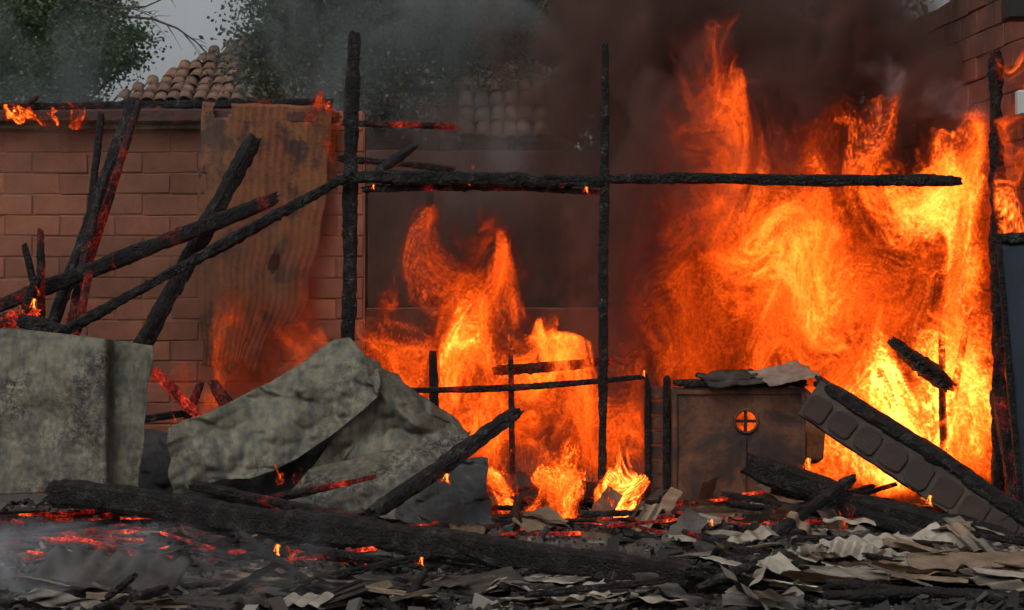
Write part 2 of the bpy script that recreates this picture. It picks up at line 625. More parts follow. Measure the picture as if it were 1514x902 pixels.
def bare_branch(name, label, pts, r0, r1, group):
    rnd = random.Random(str(pts))
    v, f = [], []

    def tube(ps, r0, r1):
        base = len(v)
        for i, p in enumerate(ps):
            r = r0 + (r1 - r0) * i / (len(ps) - 1)
            for k in range(5):
                a = k / 5 * math.tau
                v.append(p + Vector((math.cos(a) * .3, math.sin(a), math.cos(a))) * r)
        for i in range(len(ps) - 1):
            for k in range(5):
                f.append((base + i * 5 + k, base + i * 5 + (k + 1) % 5, base + i * 5 + 5 + (k + 1) % 5, base + i * 5 + 5 + k))
    tube(pts, r0, r1)
    for i in range(14):
        k = rnd.randint(0, len(pts) - 2)
        s = pts[k].lerp(pts[k + 1], rnd.random())
        d = (pts[k + 1] - pts[k]).normalized() * .3 + Vector((rnd.uniform(-.2, .2), rnd.uniform(-.2, .2), rnd.uniform(-.3, .2)))
        tube([s, s + d * .5, s + d + Vector((0, 0, -.05))], r1 * .8, r1 * .3)
    tag(link(name, mesh(name, v, f, M['bark'], True)), label, 'branch', group)


bare_branch('bare_branch', 'long bare twig drooping across the pale sky down to the roof', [at(190, 25, 16), at(225, 28, 16), at(262, 42, 16), at(290, 62, 16), at(306, 78, 16)], .022, .010, None)
bare_branch('bare_branch', 'thin bare branch high over the bushy tree', [at(60, -20, 16), at(120, 0, 16), at(165, 12, 16), at(215, 10, 16), at(255, -8, 16)], .03, .012, None)

# ------------------------------------------------------------------ charred timbers
def timber(name, label, a, b, w, h=None, mat='char', seed=0, cat='beam', group=None, sag=0.0, rough=.10, taper=.15, roll=0.0, bend=0.0, spikes=0.0, parent=None, box=.72):
    """a burnt timber from a to b: split, eaten unevenly, with ragged ends"""
    rnd = random.Random(seed * 7 + 3)
    h = h or w
    a, b = Vector(a), Vector(b)
    L = (b - a).length
    t = (b - a).normalized()
    up = Vector((0, 0, 1)) if abs(t.z) < .9 else Vector((0, -1, 0))
    s = t.cross(up).normalized()
    u = s.cross(t).normalized()
    s, u = s * math.cos(roll) + u * math.sin(roll), u * math.cos(roll) - s * math.sin(roll)
    step = max(.014, min(.03, w * .22))
    n = max(6, min(150, int(L / step)))
    sec = []
    for k in range(16):                         # rounded square section
        an = k / 16 * math.tau + .2
        c, d = math.cos(an), math.sin(an)
        m = max(abs(c), abs(d))
        q = box
        sec.append((c / m * q + c * (1 - q), d / m * q + d * (1 - q)))
    v, f = [], []
    for i in range(n + 1):
        x = i / n
        p = a.lerp(b, x) + u * (-sag * math.sin(math.pi * x)) + s * bend * math.sin(math.pi * x) + (u * mnoise.noise(Vector((x * L * .8, seed, 0))) + s * mnoise.noise(Vector((x * L * .8, seed, 9)))) * w * .22
        e = min(x, 1 - x) * L
        end = min(1, .8 + .15 * mnoise.noise(Vector((seed, x * 9, 3))) + e / (w * .8) * .3)
        big = 1 + min(.32, rough * 1.9) * mnoise.noise(Vector((x * L * 2.2, seed * 3.3, 1.5)))
        tp = (1 - taper * abs(x - .5) * 2) * end * big
        for k, (c, d) in enumerate(sec):
            g = mnoise.noise(Vector((x * L * 6 / max(w * 8, .3), c * 1.3 + seed, d * 1.3)))
            g2 = mnoise.cell(Vector((x * L / (w * .42), k * .42 + seed * 5, .5)))        # alligator blocks
            g3 = mnoise.noise(Vector((x * L / (w * .13), c * 3, d * 3 + seed)))
            r = 1 + rough * (1.4 * g + .75 * (g2 - .5) + .9 * g3)
            if spikes and d < 0:
                r += spikes * max(0, mnoise.noise(Vector((x * L / (w * .25), 2.2, seed)))) * 1.5
            v.append(p + s * (c * w / 2 * r * tp) + u * (d * h / 2 * r * tp) + t * rnd.uniform(-.3, .3) * step * (4 if i in (0, n) else 1))
    for i in range(n):
        for k in range(16):
            f.append((i * 16 + k, i * 16 + (k + 1) % 16, i * 16 + 16 + (k + 1) % 16, i * 16 + 16 + k))
    for base in (0, n * 16):
        cpt = sum((v[base + k] for k in range(16)), Vector()) / 16 - t * (.04 if base else -.04) * min(1, w * 6)
        ci = len(v)
        v.append(cpt)
        for k in range(16):
            f.append((base + (k + 1) % 16, base + k, ci) if base == 0 else (base + k, base + (k + 1) % 16, ci))
    o = Vector((min(a.x, b.x), (a.y + b.y) / 2, min(a.z, b.z)))
    me = mesh(name, [p - o for p in v], f, M[mat])
    ob = link(name, me, parent=parent)
    ob.location = o
    if not parent:
        tag(ob, label, cat, group)
    return ob


def tb(name, label, A, B, wpx, mat='char', seed=0, hpx=None, **k):
    Y = (A[2] + B[2]) / 2
    return timber(name, label, at(*A), at(*B), px2m(wpx, Y), px2m(hpx, Y) if hpx else None, mat, seed, **k)


# standing frame
pa, pb = at(524, 50, .1), at(512, 560, .1)
timber('charred_post', 'thick charred post rising behind the crumpled sheet', (pb.x - .03, .1, -.02), pa, .115, .105, 'char_ash', 1, 'post', rough=.13, taper=.12)
pb2 = at(890, 770, 0)
timber('charred_post', 'slim charred post standing free in the debris before the flames', (pb2.x, 0, -.05), at(895, 66, 0), .078, .07, 'char_ash', 2, 'post', rough=.16, taper=.2)
tb('tie_beam', 'charred crossbeam joining the two posts at the top', (520, 261, .0), (892, 267, -.02), 21, 'char', 3, rough=.16, sag=.01)
tb('batten', 'thin smouldering batten hanging just under the crossbeam', (536, 280, .02), (885, 284, .02), 11, 'char_warm', 4, rough=.25, cat='batten', sag=-.03)
tb('rail', 'straight charred rail running from the slim post into the flames', (902, 265, -.03), (1418, 267, .0), 18, 'char', 5, rough=.13, cat='rail')
tb('charred_post', 'burning post at the flame-wrapped end of the rail', (1473, 80, .05), (1478, 764, .05), 22, 'char_warm', 6, cat='post', rough=.2)
# leaning timbers
tb('brace', 'long ribbed charred brace reaching down from the thick post', (512, 262, .0), (84, 496, -.35), 17, 'char', 7, rough=.2, spikes=.25, cat='brace')
tb('rafter', 'smouldering rafter lying low across the leaning bundle of boards', (410, 292, .35), (-60, 475, -.1), 22, 'char_warm', 8, hpx=26, cat='rafter')
tb('rafter', 'blunt thick charred rafter leaning steeply against the block wall', (377, 203, .75), (200, 530, .1), 27, 'char', 9, cat='rafter', rough=.13)
tb('board', 'tall black board leaning to the eave, widest of its bundle', (197, 146, 1.3), (70, 505, .1), 21, 'char_ash', 10, hpx=9, cat='board', roll=.4)
tb('board', 'red-edged board glowing along its length beside the tall black board', (206, 150, 1.25), (95, 505, .12), 12, 'ember', 11, cat='board')
tb('board', 'thin black stick standing behind the leaning bundle', (150, 168, 1.5), (131, 330, 1.2), 11, 'char_warm', 12, cat='board')
tb('board', 'glowing lath slanting at the foot of the leaning bundle', (140, 318, .5), (105, 490, .0), 14, 'ember', 13, cat='board')
tb('board', 'dark lath in the middle of the leaning bundle', (165, 240, .8), (78, 480, .05), 10, 'char_ash', 14, cat='board')
tb('stub', 'burnt stub with a glowing tip tilted beside an upright stub', (36, 362, -.1), (52, 425, -.1), 12, 'char_warm', 15, cat='stub')
tb('stub', 'upright burnt stub, straight and black above red embers', (60, 340, -.15), (63, 470, -.15), 12, 'ember', 16, cat='stub')
tb('stub', 'short black stub leaning over the small bright flame', (56, 408, -.25), (36, 465, -.25), 14, 'char', 17, cat='stub')
tb('stub', 'ember-red lath leaning at the edge of the spotted sheet', (132, 400, -.1), (112, 495, -.2), 13, 'ember', 18, cat='stub')
tb('log', 'charred log end lying on top of the spotted sheet', (28, 474, -.45), (95, 490, -.5), 26, 'char', 19, cat='log')
tb('log', 'smouldering log behind the spotted sheet top', (-30, 480, -.2), (60, 466, -.2), 22, 'hot', 20, cat='log')
# behind the gap between sheets
tb('stub', 'glowing red stake lying slantwise in the gap between the two sheets', (228, 548, .2), (292, 615, .1), 15, 'hot', 21, cat='stub')
tb('stub', 'ashy pink stake standing in the gap between the two sheets', (297, 566, .3), (276, 620, .3), 14, 'ember', 22, cat='stub')
tb('stub', 'blunt red-cracked stub rising behind the crumpled sheet shoulder', (316, 566, .15), (352, 625, .1), 22, 'ember', 23, cat='stub')
tb('plank', 'dark charred plank lying level behind the gap between the sheets', (196, 622, .4), (275, 612, .4), 12, 'char_warm', 24, cat='plank')
# beyond the thick post
tb('rafter', 'red-hot straight purlin high beyond the thick post', (505, 182, 2.6), (676, 188, 2.6), 10, 'ember', 25, cat='rafter', rough=.2)
tb('rafter', 'dim red purlin sloping over the dark opening', (500, 234, 2.4), (672, 252, 2.4), 12, 'char_warm', 26, cat='rafter', rough=.2)
tb('rafter', 'short ribbed rafter end tilted up over the crossbeam', (556, 256, .6), (612, 216, .9), 24, 'char_warm', 27, cat='rafter', hpx=12)
tb('rail', 'thin dark rail bowed across the middle flames', (575, 578, .55), (958, 556, .35), 10, 'char_warm', 28, cat='rail', sag=.03)
tb('stake', 'short thin stake standing up from the bowed rail', (755, 526, .5), (758, 700, .5), 9, 'ember', 29, cat='stake')
tb('rail', 'serrated glowing rail behind the short thin stake', (730, 548, 1.3), (905, 533, 1.3), 16, 'ember', 30, cat='rail', spikes=.4)
tb('stake', 'stout burning stake in the heart of the middle flames', (640, 520, .7), (642, 740, .7), 14, 'char_warm', 31, cat='stake')
# big timbers on the debris
F0, F1 = at(76, 728, -1.5), at(1024, 855, -4.1)
timber('fallen_beam', 'huge black charred beam lying across the whole debris in front', F0, F1, .15, .185, 'char', 32, 'beam', rough=.075, taper=.03, box=1.0)
tb('plank', 'ragged charred plank lying on the huge fallen beam', (282, 718, -1.75), (575, 778, -2.1), 20, 'char_warm', 33, cat='plank', hpx=15)
tb('beam', 'grey-topped charred beam slanting up against the crumpled sheet', (548, 760, -1.75), (766, 608, -.9), 32, 'char_ash', 34, hpx=26, rough=.1)
tb('lath', 'thin charred lath under the crumpled sheet, pointing right', (415, 738, -1.1), (555, 705, -.95), 9, 'char_warm', 35, cat='lath')
tb('lath', 'thin smouldering lath crossing beneath the crumpled sheet', (400, 735, -1.15), (520, 712, -1.2), 10, 'ember', 36, cat='lath')
tb('log', 'short charred log jammed under the crumpled sheet corner', (285, 716, -1.2), (400, 745, -1.3), 18, 'char', 37, cat='log')
# right side
tb('log', 'spiky burning log hanging in the bright flames', (1320, 504, .5), (1408, 574, .45), 26, 'char_warm', 38, cat='log', rough=.22, spikes=.5)
tb('stake', 'thin red stake standing in the bright flames above the spiky log', (1392, 490, .62), (1398, 760, .62), 11, 'ember', 39, cat='stake')
tb('stake', 'dark splinter leaning in the bright flames beside the red stake', (1428, 485, .7), (1380, 755, .7), 11, 'char_warm', 40, cat='stake')
tb('log', 'fat smooth black log in front of the round-windowed cabinet', (1106, 686, -.5), (1250, 730, -.7), 48, 'char', 41, cat='log', rough=.07)
tb('beam', 'black beam propped across the debris under the fallen column', (1140, 795, -1.6), (1262, 706, -.9), 19, 'char', 42)
tb('beam', 'heavy black beam lying in the shadow of the fallen column', (1222, 742, -.8), (1500, 806, -1.6), 46, 'char', 43, rough=.1)
tb('beam', 'long low black beam half buried before the fallen column', (1010, 796, -1.4), (1530, 824, -2.0), 30, 'char_warm', 44, rough=.12)
tb('beam', 'red-hot beam lying level at the foot of the cabinet', (942, 756, -.35), (1136, 778, -.7), 17, 'hot', 45)
tb('beam', 'charred beam end sloping beside the red-hot level beam', (990, 775, -.9), (1110, 795, -1.1), 22, 'char', 46)
tb('beam', 'charred rail slanting out of the debris beneath the fallen column', (1236, 745, -.9), (1420, 815, -1.7), 20, 'char', 47)
tb('stake', 'scorched reddish stake beside the dark blue door', (1478, 575, -.3), (1502, 745, -.5), 24, 'ember', 48, cat='stake')
tb('beam', 'black splintered beam poking up at the very front of the ash', (140, 902, -4.9), (247, 872, -4.4), 15, 'char_ash', 49)
tb('stick', 'charred stick poking up in front of the huge fallen beam', (592, 905, -4.7), (628, 846, -4.3), 13, 'char_warm', 50, cat='stick')
# eave on top of the block wall
tb('eave_beam', 'smouldering eave beam along the top of the block wall', (-60, 160, 2.9), (490, 152, 2.9), 14, 'char_warm', 51)
tb('eave_beam', 'reddish fascia board under the smouldering eave beam', (-60, 172, 2.86), (500, 172, 2.86), 22, 'red_wood', 52, hpx=22, rough=.05, box=.9)
tb('rafter', 'burnt rafter end sticking out over the eave', (36, 157, 2.6), (55, 143, 2.9), 8, 'ember', 53, cat='rafter')
fl_a, fl_b = at(-60, 186, 2.9), at(300, 186, 2.9)
fl = slab('flashing', 0, fl_b.x - fl_a.x, 0, .02, -.03, .02, M['sheet2'], None, 14, .012)
fl.location = fl_a
tag(fl, 'narrow pale metal flashing strip under the eave boards', 'flashing')

# ------------------------------------------------------------------ hanging corrugated sheet
def hanging_sheet():
    bm = bmesh.new()
    nu, nv = 136, 70
    g = {}
    for j in range(nv + 1):
        v = j / nv
        y = 150 + v * 390
        xl = 300 - 8 * math.sin(v * 3) + 6 * mnoise.noise(Vector((v * 6, 0, 1)))
        xr = 492 - 14 * v - 50 * v * v + 9 * mnoise.noise(Vector((v * 7, 3, 1)))
        if v > .75:
            xr -= (v - .75) * 120
        for i in range(nu + 1):
            u = i / nu
            yy = y + 14 * mnoise.noise(Vector((u * 6, v * 2, 5))) * (1 if v > .9 else .2) + 5 * math.sin(u * 2)
            Yd = 2.75 + .0022 * math.sin(u * math.tau * 17) + .10 * math.sin(v * 2.4) * u + .05 * mnoise.noise(Vector((u * 2, v * 2, 9))) - .2 * v * (1 - u)
            g[i, j] = bm.verts.new(at(xl + (xr - xl) * u, yy, Yd) - Vector((0, 2.75, 0)))
    holes = [(.16, .02, .08, .035), (.03, .30, .03, .04), (.66, .60, .05, .035), (.97, .93, .2, .10)]
    for j in range(nv):
        for i in range(nu):
            u, v = i / nu, j / nv
            if any(((u - a) / c) ** 2 + ((v - b) / d) ** 2 + .7 * mnoise.noise(Vector((u * 16, v * 26, a * 9))) < 1 for a, b, c, d in holes):
                continue
            bm.faces.new((g[i, j], g[i, j + 1], g[i + 1, j + 1], g[i + 1, j]))
    bmesh.ops.delete(bm, geom=[v for v in bm.verts if not v.link_faces], context='VERTS')
    bmesh.ops.solidify(bm, geom=list(bm.faces), thickness=.002)
    o = link('corrugated_sheet', bm_mesh('corrugated_sheet', bm, M['iron'], True))
    o.location = (0, 2.75, 0)
    tag(o, 'rusty corrugated iron sheet with burnt holes hanging on the block wall', 'metal sheet')


hanging_sheet()

# ------------------------------------------------------------------ front sheets
def grid_sheet(name, label, mat, fn, nu, nv, th=.004, cat='metal sheet', origin=(0, 0, 0), parent=None):
    """fn(u, v) gives a point of the bent sheet"""
    o3 = Vector(origin)
    bm = bmesh.new()
    g = [[bm.verts.new(fn(i / nu, j / nv) - o3) for i in range(nu + 1)] for j in range(nv + 1)]
    for j in range(nv):
        for i in range(nu):
            bm.faces.new((g[j][i], g[j + 1][i], g[j + 1][i + 1], g[j][i + 1]))
    bmesh.ops.recalc_face_normals(bm, faces=list(bm.faces))
    bmesh.ops.solidify(bm, geom=list(bm.faces), thickness=th)
    o = link(name, bm_mesh(name, bm, M[mat], True), parent=parent)
    o.location = o3
    if not parent:
        tag(o, label, cat)
    return o


def left_sheet(u, v):
    xr = 226 - 22 * v + 4 * mnoise.noise(Vector((v * 5, 0, 0)))
    x = -80 + (xr + 80) * u
    top = 484 + 27 * max(0, (x + 20) / 245) ** 1.4
    bot = 735 - 12 * u
    y = top + (bot - top) * v
    Y = -.9 - .25 * v
    Y += .05 * math.exp(-((x - 152) / 12) ** 2) * -1 + (.16 if x > 158 else 0) * min(1, (x - 158) / 10) - .05 * max(0, (x - 195) / 20)
    Y += .05 * mnoise.noise(Vector((x * .012, y * .012, 2))) + .02 * mnoise.noise(Vector((x * .04, y * .03, 7))) + .006 * mnoise.noise(Vector((x * .13, y * .13, 3)))
    Y += .06 * math.exp(-((v) / .05) ** 2)
    Y += .035 * mnoise.voronoi(Vector((x * .013, y * .010, 3)))[0][0]
    return at(x, y, Y)


grid_sheet('bent_sheet', 'upright grey sheet mottled with black spots, bent along a dark vertical fold', 'sheet', left_sheet, 110, 80, origin=at(70, 735, -1.0))


def poly_sheet(name, label, mat, rings, n=50, th=.004, parent=None, amp=.012, origin=None, seed=0):
    """a crumpled sheet skinned across rows of measured points"""
    rows = [[at(*p) for p in r] for r in rings]
    o3 = Vector(origin) if origin else rows[0][0].copy()

    def along(r, u):
        L = [0]
        for i in range(len(r) - 1):
            L.append(L[-1] + (r[i + 1] - r[i]).length)
        s = u * L[-1]
        for i in range(len(r) - 1):
            if s <= L[i + 1] + 1e-9:
                return r[i].lerp(r[i + 1], (s - L[i]) / max(L[i + 1] - L[i], 1e-9))
        return r[-1]

    def fn(u, v):
        s = v * (len(rows) - 1)
        i = min(int(s), len(rows) - 2)
        p = along(rows[i], u).lerp(along(rows[i + 1], u), s - i)
        d = amp * (mnoise.noise(p * 2.6 + Vector((seed, 0, 0))) * 3.2 + mnoise.noise(p * 8) * 1.2 + 1.6 * abs(mnoise.noise(p * 4.5 + Vector((4, seed, 1)))) + .35 * mnoise.noise(p * 24))
        vq = Vector((p.x * 3.6, p.y * 2, p.z * 4.4)) + Vector((seed, seed * 2, 1))
        d += .13 * (mnoise.voronoi(vq)[0][0] - .45) + .05 * (mnoise.voronoi(vq * 2.3)[0][0] - .45)
        d1 = abs(mnoise.noise(p * 2.2 + Vector((seed, 7, 2))))
        d2 = abs(mnoise.noise(Vector((p.x * 5, p.y * 2, p.z * 1.2)) + Vector((seed, 1, 9))))
        cr = .03 * max(0, 1 - d1 / .09) * max(0, mnoise.noise(p * 1.7 + Vector((2, seed, 5))) + .25) * 2 + .012 * max(0, 1 - d2 / .06) * max(0, mnoise.noise(p * 2.3))
        return p + Vector((d * .3, d - cr, d * .3))
    return grid_sheet(name, label, mat, fn, n * 2, n, th, origin=o3, parent=parent)


cs = empty('crumpled_sheet', at(470, 740, -1.0))
tag(cs, 'large crumpled grey metal sheet peaked like a tent over the debris', 'metal sheet')
O = cs.location


def cs_part(name, mat, rings, **k):
    o = poly_sheet(name, None, mat, rings, parent=cs, **k)
    o.location = o.location - O
    return o


# left broad panel, from its upper edge down to its lower edge
cs_part('front_panel', 'sheet2', [
    [(247, 634, -.75), (300, 612, -.65), (350, 590, -.5), (400, 564, -.4), (445, 538, -.3), (480, 510, -.22), (496, 501, -.2), (514, 500, -.2), (530, 512, -.22), (560, 540, -.25)],
    [(249, 655, -.80), (300, 640, -.72), (352, 622, -.62), (405, 600, -.54), (452, 580, -.46), (490, 560, -.40), (515, 556, -.38), (535, 560, -.40), (552, 566, -.44), (562, 566, -.46)],
    [(252, 690, -.84), (302, 676, -.80), (352, 660, -.72), (400, 645, -.64), (440, 632, -.58), (475, 618, -.53), (505, 604, -.50), (528, 594, -.50), (545, 585, -.50), (558, 577, -.51)],
    [(258, 722, -.87), (300, 708, -.84), (350, 700, -.78), (385, 690, -.72), (415, 680, -.67), (445, 664, -.62), (475, 646, -.58), (505, 625, -.55), (535, 603, -.53), (557, 584, -.53)],
    [(252, 740, -.88), (262, 735, -.88), (320, 714, -.84), (370, 707, -.77), (405, 697, -.71), (435, 681, -.66), (470, 658, -.61), (503, 634, -.57), (534, 609, -.54), (557, 588, -.54)]], amp=.013, seed=3)
# folded under panel, in the shade of the fold
cs_part('folded_panel', 'sheet2', [
    [(540, 522, -.24), (590, 562, -.24), (640, 598, -.22), (692, 638, -.2)],
    [(546, 552, -.38), (590, 588, -.36), (640, 620, -.33), (688, 644, -.28)],
    [(554, 580, -.44), (585, 605, -.40), (630, 634, -.38), (674, 652, -.36)],
    [(502, 632, -.46), (545, 650, -.42), (600, 662, -.42), (655, 664, -.42)],
    [(456, 698, -.56), (520, 692, -.46), (580, 688, -.46), (640, 678, -.50)]], amp=.011, seed=8)
cs_part('lower_flap', 'sheet', [
    [(455, 696, -.58), (540, 676, -.55), (640, 657, -.50), (694, 640, -.42)],
    [(430, 725, -.75), (520, 715, -.78), (610, 700, -.74), (670, 690, -.62)],
    [(425, 765, -.95), (510, 765, -1.0), (590, 765, -1.0), (650, 745, -.9)]], amp=.012, seed=5)
poly_sheet('dark_sheet', 'sooty black sheet of metal folded behind the slanting beam end', 'sheet_dark', [
    [(640, 690, -.75), (690, 678, -.7), (722, 676, -.7)],
    [(610, 722, -.9), (680, 715, -.85), (722, 716, -.8)],
    [(585, 752, -1.0), (660, 755, -1.05), (724, 752, -1.0)],
    [(580, 770, -1.1), (655, 785, -1.2), (735, 775, -1.1)]], amp=.02, seed=6)
poly_sheet('dark_sheet', 'black sheet added for the shade of the hollow under the crumpled sheet', 'sheet_dark', [  # added dark sheet, stands in for the shade in the hollow
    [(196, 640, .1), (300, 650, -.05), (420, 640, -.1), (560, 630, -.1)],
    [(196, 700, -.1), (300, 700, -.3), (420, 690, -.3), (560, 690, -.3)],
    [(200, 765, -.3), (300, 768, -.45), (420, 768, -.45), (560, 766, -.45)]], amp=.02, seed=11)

# ------------------------------------------------------------------ cabinet with a round window
def cabinet():
    Y = .35
    a, b = at(994, 572, Y), at(1190, 772, Y)
    root = empty('cabinet', (a.x, Y, 0))
    tag(root, 'rusty scorched cabinet with a round barred window full of firelight', 'cabinet')
    W, H = b.x - a.x, a.z
    hole = at(1103, 623, Y) - root.location
    rad = px2m(17, Y)
    bm = bmesh.new()
    outer = []
    for i in range(12):
        outer.append((W * i / 12, 0))
    for i in range(10):
        outer.append((W, H * i / 10))
    for i in range(12):
        outer.append((W * (1 - i / 12), H))
    for i in range(10):
        outer.append((0, H * (1 - i / 10)))
    ov = [bm.verts.new((x + .006 * mnoise.noise(Vector((x * 8, z * 8, 1))), 0, z + .012 * mnoise.noise(Vector((x * 6, z * 6, 4))))) for x, z in outer]
    iv = [bm.verts.new((hole.x + math.cos(t / 32 * math.tau) * rad, 0, hole.z + math.sin(t / 32 * math.tau) * rad)) for t in range(32)]
    ed = [bm.edges.new((ov[i], ov[(i + 1) % len(ov)])) for i in range(len(ov))] + [bm.edges.new((iv[i], iv[(i + 1) % 32])) for i in range(32)]
    bmesh.ops.triangle_fill(bm, edges=ed, use_beauty=True)
    bmesh.ops.subdivide_edges(bm, edges=[e for e in bm.edges if e.calc_length() > .12], cuts=2)
    bmesh.ops.triangulate(bm, faces=list(bm.faces))
    for v in bm.verts:
        v.co.y += .02 * mnoise.noise(Vector((v.co.x * 3, v.co.z * 3, 2)))
    bmesh.ops.solidify(bm, geom=list(bm.faces), thickness=.006)
    link('front_panel', bm_mesh('front_panel', bm, M['rust']), parent=root)
    for zz in (.03, H - .06):
        slab('trim', .02, W - .02, -.022, -.004, zz, zz + .035, M['rust'], root, 10, .004)
    for xx in (.0, W * .52, W - .035):
        slab('trim', xx, xx + .035, -.034, -.024, .02, min(H - .04, hole.z - rad - .03) if .1 < xx < W * .8 else H - .04, M['rust'], root, 8, .004)
    slab('side_panel', 0, .012, .02, .5, 0, H - .03, M['rust'], root, 5, .01)
    # ring and bars
    bm = bmesh.new()
    vs = []
    for i in range(32):
        t = i / 32 * math.tau
        for k in range(6):
            p = k / 6 * math.tau
            r = rad + .012 * math.cos(p)
            vs.append(bm.verts.new((hole.x + math.cos(t) * r, -.008 + .012 * math.sin(p), hole.z + math.sin(t) * r)))
    for i in range(32):
        for k in range(6):
            bm.faces.new((vs[i * 6 + k], vs[i * 6 + (k + 1) % 6], vs[(i + 1) % 32 * 6 + (k + 1) % 6], vs[(i + 1) % 32 * 6 + k]))
    ring = link('round_window', bm_mesh('round_window', bm, M['rust'], True), parent=root)
    slab('bar', hole.x - .016, hole.x + .010, .004, .02, hole.z - rad, hole.z + rad, M['black'], ring)
    slab('bar', hole.x - rad, hole.x + rad, .024, .04, hole.z - .012, hole.z + .012, M['black'], ring)
    # torn return at the right
    poly = poly_sheet('torn_edge', None, 'iron', [
        [(1188, 573, .34), (1205, 585, .28), (1216, 600, .22)],
        [(1189, 630, .34), (1206, 635, .28), (1219, 640, .22)],
        [(1188, 690, .34), (1205, 690, .28), (1216, 680, .22)]], n=10, parent=root, amp=.01)
    poly.location = poly.location - root.location
    timber('top_frame', None, Vector((.02, .0, H + .03)), Vector((W + .02, .02, H + .035)), .09, .07, 'char', 61, parent=root, rough=.12)


cabinet()
df = empty('door_frame', (at(970, 0, .5).x, .5, 0))
tag(df, 'burnt dark louvred frame standing at the cabinet side', 'door frame')
ox = df.location


def df_part(name, A, B, w, mat, seed):
    timber(name, None, at(*A) - ox, at(*B) - ox, px2m(w, .5), None, mat, seed, parent=df)


df_part('jamb', (957, 560, .5), (958, 760, .5), 11, 'char', 71)
df_part('jamb', (986, 556, .5), (987, 760, .5), 13, 'char', 72)
for i in range(7):
    a, b = at(958, 590 + i * 22, .53), at(988, 572 + i * 22, .53)
    slab('slat', a.x - ox.x, b.x - ox.x, .03, .05, a.z, b.z, M['rust'], df)

# ------------------------------------------------------------------ fallen patterned column
def column():
    p0, p1 = at(1208, 596, -.05), at(1560, 826, -1.5)
    d = (p1 - p0)
    L = d.length
    x = d.normalized()
    y = Vector((0, 1, .0))
    y = (y - x * y.dot(x)).normalized()
    z = x.cross(y)
    if z.z < 0:
        z = -z
    root = empty('fallen_column', p0)
    root.matrix_world = Matrix.Translation(p0) @ Matrix((x, y, x.cross(y))).transposed().to_4x4()
    tag(root, 'fallen column faced with rounded brown blocks in pale mortar, leaning over the debris', 'column')
    Hh, D = .31, .30
    bm = bmesh.new()
    n = 40
    rings = []
    for i in range(n + 1):
        t = i / n
        ring = []
        for (b, c) in ((-.5, -.5), (-.17, -.5), (.17, -.5), (.5, -.5), (.5, .5), (.17, .5), (-.17, .5), (-.5, .5)):
            r = 1 + .06 * mnoise.noise(Vector((t * 20, b * 3, c * 3)))
            ring.append(bm.verts.new((t * L, b * D * r, c * Hh * r)))
        rings.append(ring)
    for i in range(n):
        for k in range(8):
            bm.faces.new((rings[i][k], rings[i][(k + 1) % 8], rings[i + 1][(k + 1) % 8], rings[i + 1][k]))
    bm.faces.new(rings[0][::-1])
    bm.faces.new(rings[-1])
    bmesh.ops.recalc_face_normals(bm, faces=list(bm.faces))
    link('core', bm_mesh('core', bm, M['col_mortar'], False), parent=root)
    rnd = random.Random(5)
    nb = 9
    bl = L / nb

    def rounded(w, h, r, th):
        pts = []
        for cx, cz, a0 in ((w / 2 - r, h / 2 - r, 0), (-w / 2 + r, h / 2 - r, 90), (-w / 2 + r, -h / 2 + r, 180), (w / 2 - r, -h / 2 + r, 270)):
            for k in range(5):
                a = R(a0 + k * 22.5)
                j = rnd.uniform(.93, 1.07)
                pts.append((cx + math.cos(a) * r * j, cz + math.sin(a) * r * j))
        n = len(pts)
        v = [(x, 0, z) for x, z in pts] + [(x, -th * .7, z) for x, z in pts] + [(x * .93, -th, z * .9) for x, z in pts]
        f = [(k, (k + 1) % n, n + (k + 1) % n, n + k) for k in range(n)] + [(n + k, n + (k + 1) % n, 2 * n + (k + 1) % n, 2 * n + k) for k in range(n)] + [tuple(range(2 * n, 3 * n))]
        return mesh('block', v, f, M['col_block'])
    for i in range(nb):
        o = link('block', rounded(bl * rnd.uniform(.78, .87), Hh * rnd.uniform(.56, .66), .055, .018), parent=root)
        o.location = (bl * (i + .5), -D / 2 - .002 + rnd.uniform(-.008, .004), Hh * -.13 + rnd.uniform(-.008, .008))
        o.rotation_euler = (rnd.uniform(-.06, .06), rnd.uniform(-.06, .06), rnd.uniform(-.05, .05))
    timber('shaded_char_edge', None, Vector((-.05, -.05, Hh * .46)), Vector((L * .98, -.05, Hh * .46)), .30, .15, 'char', 66, parent=root)  # black char strip stands in for the column's shadowed upper face


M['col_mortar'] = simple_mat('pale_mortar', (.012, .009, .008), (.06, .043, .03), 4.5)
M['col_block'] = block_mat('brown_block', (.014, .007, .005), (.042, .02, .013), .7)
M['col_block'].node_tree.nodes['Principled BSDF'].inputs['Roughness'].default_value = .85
column()

# ------------------------------------------------------------------ blue door, small boxes at the edge
def blue_door():
    Y = -.75
    root = empty('blue_door', at(1500, 803, Y))
    tag(root, 'dark blue door with a burnt black edge standing beside the brightest flames', 'door')
    o3 = root.location
    p = [at(1474, 352, Y), at(1600, 352, Y), at(1600, 803, Y), at(1513, 803, Y)]

    def fn(u, v):
        return p[0].lerp(p[1], u).lerp(p[3].lerp(p[2], u), v) + Vector((0, .01 * mnoise.noise(Vector((u * 3, v * 5, 0))), 0))
    q = grid_sheet('panel', None, 'blue', fn, 12, 24, .03, origin=o3, parent=root)
    q.location = (0, 0, 0)
    timber('edge_stile', None, p[0] - o3 + Vector((0, -.02, .02)), p[3] - o3 + Vector((0, -.02, 0)), .05, .06, 'char', 81, parent=root)
    timber('top_rail', None, p[0] - o3 + Vector((-.03, -.01, 0)), p[1] - o3 + Vector((0, -.01, 0)), .07, .09, 'char_warm', 82, parent=root, rough=.2)


blue_door()


